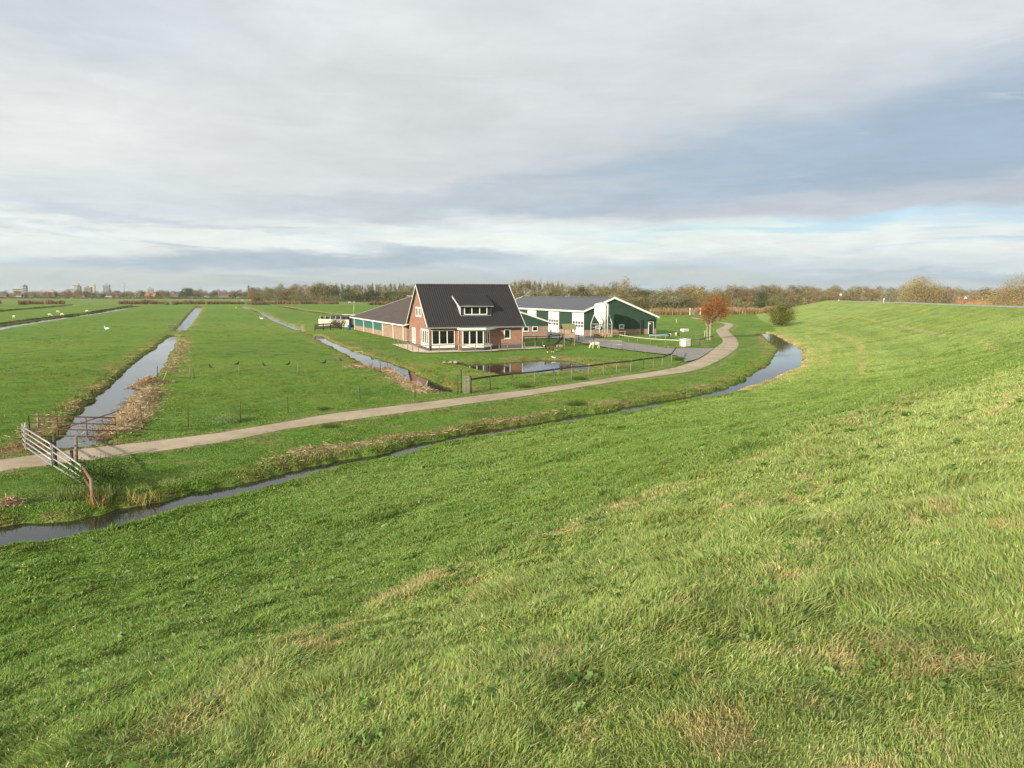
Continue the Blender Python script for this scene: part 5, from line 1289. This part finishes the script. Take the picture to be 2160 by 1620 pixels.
def fringe(cl, off, h, n, label, seed):
    P = catmull(np.column_stack([cl, cl[:, :1] * 0]), 3.0)[:, :2]; d_ = np.gradient(P, axis=0); d_ /= np.linalg.norm(d_, axis=1)[:, None]; nn_ = np.column_stack([-d_[:, 1], d_[:, 0]]) * off
    def f(rs, n):
        i = rs.integers(0, len(P) - 1, n); t = rs.random(n)[:, None]; q = P[i] * (1 - t) + P[i + 1] * t + nn_[i] + rs.normal(size=(n, 2)) * .22; return q[:, 0], q[:, 1], rs.random(n)
    mass('bank_grass', label, 'bank grass', f, [(.08, .095, .03), (.11, .11, .04), (.16, .14, .06), (.07, .075, .03)], .09, n, lambda x, y: h + .2 * vn(x * .3, y * .3, seed), z0=-.1, up=True)
fringe([c for n_, c, w in DITCH if n_ == 'D'][0], 3.2, .34, 8000, 'dark rough grass on the far bank of the long left ditch', 1)
fringe([c for n_, c, w in DITCH if n_ == 'E'][0], 2.9, .3, 7000, 'dark rough grass on the far bank of the farthest left ditch', 2)
lb_ = tree_meshes('lone_bush', 21, 5.2, 6.5, .3, 36, 30, .3, [(.19, .135, .06), (.17, .14, .06)], 'shrub', .012, 14)
put_tree('bush', lb_, G(541, 641), 0, 1.0, 'lone round brown bush among the reed strips', cat='bush')
sb_ = tree_meshes('silage_bush', 22, 1.7, 3.0, .1, 26, 40, .12, [(.07, .11, .03), (.09, .12, .035)], 'shrub', .012, 12)
put_tree('bush', sb_, G(712, 692), 0, 1.0, 'low green bush before the silage wall', cat='bush')
tw_ = tree_meshes('gate_bush', 23, 1.25, 1.6, .1, 24, 22, .04, [(.16, .15, .07), (.12, .13, .05), (.24, .19, .1)], 'shrub', .008, 24)
put_tree('bush', tw_, T(196, 935), 0, 1.0, 'twiggy grey green bush growing through the rusty gate', cat='bush')
gt_ = tree_meshes('gate_weeds', 24, .75, 2.4, .03, 60, 120, .032, [(.08, .14, .025), (.11, .17, .035), (.06, .11, .02)], 'shrub', .004, 14)
put_tree('bush', gt_, T(215, 1022), 0, 1.0, 'dark green bramble behind the red rail by the gate', cat='bush')
nt_ = tree_meshes('nettles', 25, .75, 2.4, .03, 50, 70, .045, [(.20, .30, .10), (.15, .25, .07), (.25, .33, .13)], 'shrub', .004, 14)
for (u, v, sc, lab) in [(470, 893, .55, 'large clump of pale nettles at the path edge in the left meadow'), (510, 887, .35, 'small clump of nettles right of the large pale one'), (1105, 818, .42, 'clump of dark nettles under the field fence'), (1222, 801, .42, 'clump of dark nettles by the stout fence post'),
                        (695, 902, .3, 'small leafy weed below the path near the left bend'), (683, 865, .28, 'small leafy weed on the upper path edge'), (1213, 855, .42, 'leafy weed clump on the ditch bank, nearest the bend'), (1432, 760, .5, 'dry weed clump at the driveway corner'), (1270, 705, .7, 'grey green plant bed below the silo')]:
    put_tree('nettle_clump', nt_ if 'pale' in lab else gt_, T(u, v), random.random() * 6, (sc * 1.2, sc * 1.2, sc * .8), lab, 'nettle and weed clumps', 'plant', parts=('stem', 'foliage'))

# ------------------------------------------------------------------ straw: reed heaps and debris on the banks
def straw_heap(name, label, cat, pts, half, h, n, cols, L=(.25, .8), kind=None, seed=1, lie=.35):
    rs = np.random.default_rng(seed); P = np.array(pts)[:, :2]; seg = rs.random(n) * (len(P) - 1); i = np.minimum(seg.astype(int), len(P) - 2); f = (seg - i)[:, None]
    c0 = P[i] * (1 - f) + P[i + 1] * f; off = rs.normal(size=(n, 2)) * half * .5; c0 = c0 + off
    rr_ = np.hypot(*off.T) / half
    if kind == 'stuff':
        ok = fields(c0[:, 0], c0[:, 1])[2] > .25; c0, rr_ = c0[ok], rr_[ok]; n = len(c0)
    z = TZ(c0[:, 0], c0[:, 1]); z = np.maximum(z, WZ) + h * np.exp(-rr_ ** 2 * 2.2) * rs.uniform(.15, 1.0, n) * np.clip(1 + .6 * vn(c0[:, 0] * 1.3, c0[:, 1] * 1.3, 9), .2, 1.6) + .02
    d = rs.normal(size=(n, 3)); d[:, 2] *= lie; d /= np.linalg.norm(d, axis=1)[:, None]
    ln = rs.uniform(*L, n)[:, None] / 2; w = np.cross(d, rs.normal(size=(n, 3))); w /= np.linalg.norm(w, axis=1)[:, None]; w *= rs.uniform(.008, .02, n)[:, None]
    C_ = np.column_stack([c0, z]); V = np.stack([C_ - d * ln - w, C_ - d * ln + w, C_ + d * ln + w * .5, C_ + d * ln - w * .5], 1).reshape(-1, 3)
    pal = np.array(cols); cc = pal[rs.integers(0, len(pal), n)] * rs.uniform(.7, 1.25, (n, 1))
    o = link(name, npmesh(name, V, [np.arange(n * 4).reshape(n, 4)], np.repeat(cc, 4, axis=0)), 'straw'); return tag(o, label, cat, kind=kind)
STR = [(.48, .37, .215), (.55, .43, .26), (.39, .29, .165), (.28, .205, .115)]
straw_heap('reed_heap', 'rounded heap of cut brown reed jutting into the left ditch', 'reed heap', [T(300, 815), T(315, 812), T(330, 810)], .9, .55, 2600, STR, seed=2)
straw_heap('reed_heap', 'long bank of cut pale reed along the left ditch, right side', 'reed heap', [T(318, 824), T(300, 845), T(283, 868), T(262, 893), T(246, 916)], 1.1, .35, 5200, STR, seed=3)
straw_heap('reed_heap', 'ragged row of cut reed along the ditch below the house', 'reed heap', [T(735, 775), T(790, 780), T(815, 790), T(850, 808), T(880, 822), T(905, 829)], .75, .3, 3600, STR, seed=4)
straw_heap('reed_debris', 'scattered dead reed on the banks of the left ditch', 'dead reed', [T(60, 925), T(110, 890), T(170, 850), T(230, 808), T(300, 750), T(330, 728)], 1.2, .05, 1500, STR, (.15, .6), 'stuff', 5, .15)
straw_heap('reed_debris', 'scattered dead reed on the right bank of the left ditch', 'dead reed', [T(352, 790), T(372, 755), T(380, 735), T(392, 712)], 1.2, .06, 1800, STR, (.15, .6), 'stuff', 6, .15)
straw_heap('reed_debris', 'scattered dead reed on the strip below the path', 'dead reed', [T(560, 985), T(640, 950), T(740, 940), T(860, 925), T(960, 910), T(1060, 890), T(1200, 866)], 1.0, .05, 1300, STR, (.12, .5), 'stuff', 7, .15)
straw_heap('reed_tuft', 'pale straw tuft on the bank at the far left', 'reed tuft', [T(18, 1063), T(28, 1067)], .35, .25, 500, STR, (.15, .4), seed=8)
def reeds(u, v, n, h, half, label, cols, seed):
    rs = np.random.default_rng(seed); c0 = T(u, v); x = c0[0] + rs.uniform(-1.3, 1.3, n) * half; y = c0[1] + rs.uniform(-1.3, 1.3, n) * half * .35; z = np.maximum(TZ(x, y), WZ - .1)
    hh = h * rs.uniform(.5, 1.2, n); a = rs.uniform(0, pi, n); w = .012; dx = np.column_stack([np.cos(a) * w, np.sin(a) * w, np.zeros(n)]); b = np.column_stack([x, y, z]); tp = b + np.column_stack([rs.normal(size=(n, 2)) * .15, hh])
    V = np.stack([b - dx, b + dx, tp + dx * .2, tp - dx * .2], 1).reshape(-1, 3); pal = np.array(cols); cc = pal[rs.integers(0, len(pal), n)] * rs.uniform(.7, 1.25, (n, 1))
    tag(link('reed_clump', npmesh('reed_clump', V, [np.arange(n * 4).reshape(n, 4)], np.repeat(cc, 4, axis=0)), 'straw'), label, 'reed clump')
YEL = [(.42, .36, .11), (.36, .33, .1), (.46, .38, .16)]
reeds(290, 1060, 80, .42, .28, 'larger yellow reed clump at the near ditch edge', YEL, 1)
reeds(326, 1056, 40, .4, .16, 'smaller yellow reed clump at the near ditch edge', YEL, 2)
reeds(205, 1066, 50, .55, .3, 'rust brown reed clump round the post of the red rail', [(.36, .2, .08), (.28, .2, .07), (.4, .28, .12)], 3)
reeds(180, 1055, 700, .5, .8, 'green reed clump on the bank below the silver gate', [(.14, .2, .05), (.2, .24, .09)], 4)
# pale rubble by the pond, boards
p = T(953, 766); R = empty('rubble_heap', p, 0, 'small heap of pale stones and planks left of the pond', 'rubble')
for k in range(9):
    m = MB(); r = random.uniform(.12, .3); m.lathe([(r * .5, 0), (r, r * .4), (r * .9, r * .8), (r * .3, r)], (0, 0, 0), 7); o = m.build('stone', 'rock', R); o.location = (random.uniform(-.8, 1.0), random.uniform(-.4, .5), -.03); o.rotation_euler = (0, 0, random.random() * 6)
for (u, v, rz, L, lab) in [(750, 735, .1, 1.6, 'pale plank lying on the grass beside the ditch'), (762, 744, .05, 1.8, 'grey plank lying at the ditch edge below the house')]:
    o = MB().box(-L / 2, L / 2, -.12, .12, 0, .06).build('plank', 'pale_wood'); o.location = T(u, v, .02); o.rotation_euler = (0, 0, rz); tag(o, lab, 'plank')

# ------------------------------------------------------------------ crest road and its markers
ft = catmull(FD[11:-3], 4.0)
d = np.gradient(ft, axis=0); d /= np.linalg.norm(d, axis=1)[:, None]; nn = np.column_stack([d[:, 1], -d[:, 0]])
strip_mesh('road', ft + nn * 27.0, ft + nn * 30.4, lambda x, y: TZ(x, y) + .06, 'road_grey', 9, label='grey road along the dike crest', cat='road', dip=.14)
def crest_point(u, off=26.3):
    L_ = ft + nn * off; z = TZ(L_[:, 0], L_[:, 1]); uu = 1080 + FPX * L_[:, 0] / np.maximum(L_[:, 1], 1)
    ok = np.nonzero(L_[:, 1] > 40)[0]; i = ok[np.argmin(np.abs(uu[ok] - u))]
    return np.array([L_[i, 0], L_[i, 1], z[i]])
for (u, off, h, lab) in [(1730, 31, .95, 'white marker post farthest along the crest road'), (1757, 31, .95, 'white marker post in the middle of the crest road'), (1856, 26.4, 1.0, 'leaning white marker post at the near crest edge'), (1766, 26.4, .5, 'short white marker post low on the crest edge')]:
    m = MB(); m.tube([(0, 0, -.2), (.08, 0, h)], [.1, .09], 8); o = m.build('marker_post', 'white_paint'); o.location = crest_point(u, off); tag(o, lab, 'marker post', 'white marker posts on the dike')
p = crest_point(1747, 31.5); R = empty('round_sign', p, 0, 'round white road sign on the crest road', 'sign'); m = MB(); m.tube([(0, 0, 0), (0, 0, 2.2)], .05, 6); m.build('pole', 'galvanised', R)
m = MB(); m.prism([(.4 * cos(a), 2.2 + .4 * sin(a)) for a in np.linspace(0, 2 * pi, 16, endpoint=False)], 'y', -.09, -.06); m.build('disc', 'white_paint', R)
Y = 190; p = np.array([(2030 - 1080) / FPX * Y, Y, 2.4]); R = empty('triangle_sign', p, 0, 'white triangular sign on a dark post beyond the crest', 'sign'); m = MB(); m.tube([(0, 0, 0), (0, 0, 3.6)], .08, 6); m.build('pole', 'dark_wood', R)
m = MB(); m.prism([(-.45, 3.3), (.45, 3.3), (0, 4.0)], 'y', -.12, -.09); m.build('plate', 'white_paint', R)
for (u, lab) in [(1455, 'left of two tall white and green posts at the far path end'), (1477, 'right of two tall white and green posts at the far path end')]:
    p = G(u, 664.5); R = empty('barrier_post', p, 0, lab, 'post', 'white posts at the path barrier'); MB().box(-.12, .12, -.12, .12, 0, 2.25).build('post', 'white_paint', R); MB().box(-.14, .14, -.14, .14, 1.2, 1.5).build('band', 'sign_green', R)
tube_gate('barrier', 'low grey barrier between the two white posts at the path end', G(1459, 665), G(1474, 665), 1.1, 4, 'zinc', .05, 2)
p = T(1428, 682); m = MB(); stick(m, (0, 0, 0), 1.1, .05, (-.25, 0)); o = m.build('stake', 'white_plastic'); o.location = p; tag(o, 'leaning white stake on the far lawn right of the barn', 'stake', 'loose stakes and posts')
p = T(1486, 711); m = MB(); stick(m, (0, 0, 0), 1.1, .04, (.05, 0)); o = m.build('stake', 'white_plastic'); o.location = p; tag(o, 'upright white stake left of the orange tree', 'stake', 'loose stakes and posts')

# ------------------------------------------------------------------ the town on the horizon
def block(name, u0, u1, vt, Y, dep, m, label, bands=6, bm='far_dark', cat='building', rz=.25, roof=True):
    x0, x1 = (u0 - 1080) / FPX * Y, (u1 - 1080) / FPX * Y; H = CAMH + (618 - vt) * Y / FPX; w = (x1 - x0) / (cos(rz) + .35 * sin(rz))
    R = empty(name, (x0, Y, 0), rz, label, cat); MB().box(0, w, 0, w * dep, 0, H).build('wall', m, R)
    for k in range(bands):
        z = H * (.12 + .85 * k / bands); b = MB(); b.box(.4, w - .4, -.12, -.02, z, z + H * .36 / bands); b.box(-.12, -.02, .4, w * dep - .4, z, z + H * .36 / bands); b.build('window_band', bm, R)
    if roof: MB().box(w * .3, w * .6, w * dep * .3, w * dep * .6, H + .01, H + 2.2).build('roof_box', m, R)
    return R
block('office_block', 34, 58, 606.5, 1350, .5, 'far_white', 'wide white office block with dark window bands at the far left', 4)
block('office_tower', 57, 64, 602.5, 1352, .9, 'far_dark', 'dark slab tower joined to the far left office block', 5, 'far_concrete')
block('long_hall', 66, 150, 613, 1300, .12, 'far_concrete', 'long low pale hall on the horizon between the office blocks', 2, rz=.03)
block('office_block', 150, 171, 607, 1400, .6, 'far_white', 'white office block at the foot of the stepped tower', 5)
block('office_tower', 161, 173, 599, 1420, .7, 'far_white', 'tallest stepped white tower on the horizon', 7)
block('office_tower', 170, 177, 604, 1390, .9, 'far_dark', 'dark narrow tower right of the stepped white tower', 5, 'far_concrete')
block('apartment_block', 185, 199, 606, 1380, .6, 'far_brown', 'low brown block between the stepped tower and the white tower', 4)
block('apartment_tower', 199, 207, 600.2, 1500, .8, 'far_white', 'slim pale apartment tower with a plain front', 8, 'far_concrete')
block('apartment_tower', 224, 237, 600.8, 1450, .7, 'far_concrete', 'grey apartment tower standing alone right of the others', 8)
block('apartment_block', 317, 328, 608.5, 1400, .7, 'far_concrete', 'small grey block behind the orange roofed house', 4)
block('church_tower', 527, 530.5, 603, 1300, 1, 'far_dark', 'dark church tower rising at the left end of the wood', 2, cat='church')
x = (268 - 1080) / FPX * 1400; R = empty('radio_mast', (x, 1400, 0), 0, 'thin radio mast on the town horizon', 'mast'); m = MB(); m.tube([(0, 0, 0), (0, 0, 26)], [.9, .5], 6); m.build('mast', 'far_concrete', R); MB().box(-1.2, 1.2, -1.2, 1.2, 20, 23).build('antenna', 'far_white', R)
x = (1575 - 1080) / FPX * 1800; R = empty('radio_mast', (x, 1800, 0), 0, 'white mast tip above the wood right of the barn', 'mast'); m = MB(); m.tube([(0, 0, 0), (0, 0, 24)], [1.2, .5], 6); m.build('mast', 'far_white', R)
def house(u0, u1, vb, vt, Y, wm, rm, label):
    x0, x1 = (u0 - 1080) / FPX * Y, (u1 - 1080) / FPX * Y; w = x1 - x0; H = CAMH + (618 - vt) * Y / FPX; e = H * .5
    R = empty('town_house', (x0, Y, 0), 0, label, 'house'); MB().box(0, w, 0, w * .6, 0, e).build('wall', wm, R)
    MB().prism([(-.5, e + .02), (w * .3, H), (w * .6 + .5, e + .02)], 'x', -.4, w + .4).build('roof', rm, R)
    for k in range(3): MB().box(w * (.12 + .3 * k), w * (.28 + .3 * k), -.12, -.01, e * .3, e * .75).build('window', 'far_dark', R)
for a in [(310, 331, 629, 619, 1010, 'far_white', 'orange_tiles', 'low town house with bright orange roof'), (436, 446, 630, 620.5, 1000, 'far_white', 'dark_tiles', 'white gabled town house with dark roof before the trees'), (406, 420, 629, 621, 1020, 'far_white', 'dark_tiles', 'white town house left of the gabled one'),
          (228, 240, 629, 624, 990, 'far_white', 'far_concrete', 'flat pale shed before the town trees'), (40, 52, 629, 619, 1010, 'far_white', 'dark_tiles', 'white house under the far left office block'), (112, 124, 629, 620, 1030, 'far_white', 'dark_tiles', 'white fronted house below the long hall'),
          (250, 262, 629, 620, 1030, 'far_brown', 'dark_tiles', 'brown house right of the grey apartment tower'), (290, 300, 629, 620, 1030, 'far_white', 'dark_tiles', 'white house left of the orange roof'), (176, 184, 629, 621, 1020, 'far_white', 'dark_tiles', 'white house below the dark narrow tower'),
          (366, 380, 629, 620.5, 1020, 'far_concrete', 'dark_tiles', 'grey house in the middle of the town edge'), (466, 486, 630, 620, 1020, 'far_brown', 'dark_tiles', 'brown house at the right end of the town'), (6, 20, 629, 620, 1010, 'far_brown', 'dark_tiles', 'brown house at the left edge of the town')]: house(*a)
row = []
for u in np.arange(-20, 540, 5.2):
    row.append((u + R_.uniform(-2, 2), 628.2 + R_.uniform(0, 1.2), 613.5 + R_.uniform(-2.5, 5) - (4 if 385 < u < 430 else 0), pick({'rust': 3, 'brown': 4, 'olive': 3, 'dark': 3, 'silver': 2, 'tan': 1})))
wood(row, 'along the town edge', None)
mass('hedge', 'dark hedge line at the town edge', 'hedge', px_band(-40, 560, 629.3, 630.5, 10), DKG + OLV + BROWN, .7, 9000, lambda x, y: 2.6 + 1.2 * vn(x * .05, y * .05, 3))

# ------------------------------------------------------------------ grass blades on the near land
def blades(n, r0, r1, amin, amax, dens_pow, seed):
    rs = np.random.default_rng(seed)
    # pdf(r) ~ r * r^-dens_pow
    k = 2 - dens_pow; u = rs.random(n); r = (r0 ** k + u * (r1 ** k - r0 ** k)) ** (1 / k); a = np.radians(rs.uniform(amin, amax, n))
    return r * np.sin(a), r * np.cos(a), r, rs
def grass():
    N = 2900000
    x, y, r, rs = blades(N, 1.15, 165, -43, 43, 1.5, 3)
    s, z, e, pth = fields(x, y)
    keep = (rs.random(N) < np.clip((165 - r) / 90, 0, 1)) & (e > .12) & (pth > -.22 + .3 * vn(x * 1.7, y * 1.7, 79)) & ~((s > 27.0) & (s < 30.4)) & (s < 36)
    keep &= ~((y > 80) & (x > -2) & (s < -1) & (np.hypot(x - 14, y - 122) < 26)) & ~((y > 80) & (np.hypot(x - HF.p(6, 5)[0], y - HF.p(6, 5)[1]) < 10))
    x, y, r, s, z, e, pth = (q[keep] for q in (x, y, r, s, z, e, pth)); n = len(x)
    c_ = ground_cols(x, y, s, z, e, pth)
    tuft = np.clip(.55 + .55 * vn(x * .8, y * .8, 71) + .45 * vn(x * 2.7, y * 2.7, 72), .08, 1.6)
    dike = s > 1.5
    h = np.where(dike, .032 + .042 * tuft, .022 + .032 * tuft) * rs.uniform(.55, 1.35, n)
    h = np.where((e < 1.5), h * np.where(s < 0, 2.3, 1.5), h)
    tall = np.clip((.8 * vn(x * 1.1, y * 1.1, 75) + .7 * vn(x * 3.1, y * 3.1, 76) - .55) * 2.4, 0, 1) * dike
    h = h * (1 + 1.3 * tall)
    h *= np.clip(1.0 - (r - 40) / 140, .6, 1)
    up = np.clip((s - 14) / 8, 0, 1) * (np.hypot(x, y) < 30); h *= 1 + .3 * up
    h *= np.where(dike, np.clip(.72 + r / 40, .72, 1), 1)
    dryb = rs.random(n) < np.where(dike, .05 + .07 * up + .10 * np.clip(vn(x * 1.6, y * 1.6, 81), 0, 1) * (r < 14), .02) * np.clip(16 / r, 0, 1)
    h = np.where(dryb, h * .8, h)
    c_ = np.where(dryb[:, None], np.array([.46, .39, .21]) * rs.uniform(.7, 1.2, (n, 1)), c_)
    c_ = c_ * 1.36 * (1 + rs.uniform(-.3, .34, (n, 1)) * np.clip(14 / r, .3, 1)[:, None]) * np.column_stack([rs.uniform(.85, 1.18, n), np.ones(n), rs.uniform(.7, 1.3, n)])
    w = .0023 * np.maximum(r / 3, .75) ** .9 * rs.uniform(.6, 1.5, n)
    lean_a = .5 + 1.6 * vn(x * 1.3, y * 1.3, 73) * 2 + rs.normal(size=n) * 1.1; lm = h * np.abs(rs.normal(.6, .5, n) + .25 * vn(x * 1.2, y * 1.2, 74))
    lx, ly = np.cos(lean_a) * lm, np.sin(lean_a) * lm
    fa = rs.uniform(0, 2 * pi, n); dx = np.column_stack([np.cos(fa) * w, np.sin(fa) * w, np.zeros(n)])
    b = np.column_stack([x, y, z - .012]); md = b + np.column_stack([lx * .35, ly * .35, h * .62]); tp = b + np.column_stack([lx, ly, h * rs.uniform(.8, 1.05, n)])
    V = np.stack([b - dx, b + dx, md + dx * .8, md - dx * .8, tp], 1).reshape(-1, 3)
    i = np.arange(n)[:, None] * 5
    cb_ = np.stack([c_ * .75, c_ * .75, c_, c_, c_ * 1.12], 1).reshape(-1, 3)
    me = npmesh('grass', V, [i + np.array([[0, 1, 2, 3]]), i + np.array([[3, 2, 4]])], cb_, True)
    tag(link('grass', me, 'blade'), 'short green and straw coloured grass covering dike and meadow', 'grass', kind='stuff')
grass()

def tussocks():
    rs = np.random.default_rng(12); k = 15000; r = np.exp(rs.uniform(np.log(26), np.log(330), k)); a = np.radians(rs.uniform(-40, 40, k)); x, y = r * np.sin(a), r * np.cos(a)
    s, z, e, pth = fields(x, y)
    ok = (s < -1) & (e > .3) & (pth > .5) & (vn(x * .09, y * .09, 93) + .7 * vn(x * .4, y * .4, 94) > .05) & ~((x > -18) & (y > 85) & (np.hypot(x - 8, y - 122) < 34)); x, y, z, r = x[ok], y[ok], z[ok], r[ok]; k = len(x); m = 9
    R2 = np.repeat(r, m); hh = np.repeat(rs.uniform(.07, .2, k), m) * rs.uniform(.6, 1.1, k * m); w = .012 * np.clip(R2 / 40, .8, 3.2); sp = np.repeat(rs.uniform(.08, .28, k), m)
    bx = np.repeat(x, m) + rs.normal(size=k * m) * sp * 1.4; by = np.repeat(y, m) + rs.normal(size=k * m) * sp; fa = rs.uniform(0, pi, k * m)
    b = np.column_stack([bx, by, np.repeat(z, m) - .02]); dx = np.column_stack([np.cos(fa) * w, np.sin(fa) * w, 0 * w]); tp = b + np.column_stack([rs.normal(size=k * m) * hh * .6, rs.normal(size=k * m) * hh * .6, hh])
    V = np.stack([b - dx, b + dx, tp + dx * .3, tp - dx * .3], 1).reshape(-1, 3)
    pal = np.array([[.085, .17, .028], [.11, .19, .034], [.15, .2, .05]]); cc = np.repeat(pal[rs.integers(0, 3, k)], m, axis=0) * rs.uniform(.8, 1.25, (k * m, 1))
    tag(link('tussock_grass', npmesh('tussock_grass', V, [np.arange(k * m * 4).reshape(-1, 4)], np.repeat(cc, 4, axis=0)), 'blade'), 'darker grass tussocks scattered over the pasture', 'grass', kind='stuff')
tussocks()
def weeds():
    rs = np.random.default_rng(8); k = 1500
    u = rs.random(k); r = (3.5 ** .6 + u * (40 ** .6 - 3.5 ** .6)) ** (1 / .6); a = np.radians(rs.uniform(-40, 40, k)); x, y = r * np.sin(a), r * np.cos(a)
    s, z, e, pth = fields(x, y); ok = (e > .6) & (s > 3) & (vn(x * .25, y * .25, 91) + .5 * vn(x * .9, y * .9, 92) > .05); x, y, z, r = x[ok], y[ok], z[ok], r[ok]; k = len(x); m = 16
    sz = np.repeat(rs.uniform(.010, .026, k) * np.clip(r / 6, 1.0, 3.0), m); ang_ = rs.uniform(0, 2 * pi, k * m); d = rs.uniform(.3, 2.2, k * m) * sz
    C_ = np.column_stack([np.repeat(x, m) + np.cos(ang_) * d, np.repeat(y, m) + np.sin(ang_) * d, np.repeat(z, m) + rs.uniform(.015, .07, k * m)])
    V, q = leaf_quads(C_, sz, rs, 1.6); c_ = np.repeat(np.array([[.15, .26, .055], [.20, .29, .09], [.10, .2, .035]])[rs.integers(0, 3, k)], m, axis=0) * rs.uniform(.8, 1.25, (k * m, 1))
    tag(link('weeds', npmesh('weeds', V, [q], np.repeat(c_, 4, axis=0)), 'blade'), 'low broad leaved weeds and clover among the dike grass', 'weeds', kind='stuff')
weeds()
# ------------------------------------------------------------------ thin autumn haze
def haze():
    m = D.materials.new('haze'); m.use_nodes = True; t = NT(m.node_tree)
    v = t.node('ShaderNodeVolumePrincipled'); v.inputs['Color'].default_value = (0.80, 0.86, 0.92, 1); v.inputs['Density'].default_value = 0.00008; v.inputs['Anisotropy'].default_value = 0.2
    o = t.node('ShaderNodeOutputMaterial'); t.l.new(v.outputs[0], o.inputs['Volume']); m.cycles.homogeneous_volume = True
    MATS['haze'] = m
    ob = MB().box(-9500, 9500, -9500, 9500, -3.0, 60.0).build('haze', 'haze'); tag(ob, 'thin pale autumn haze over the polder', 'haze', kind='stuff')
haze()
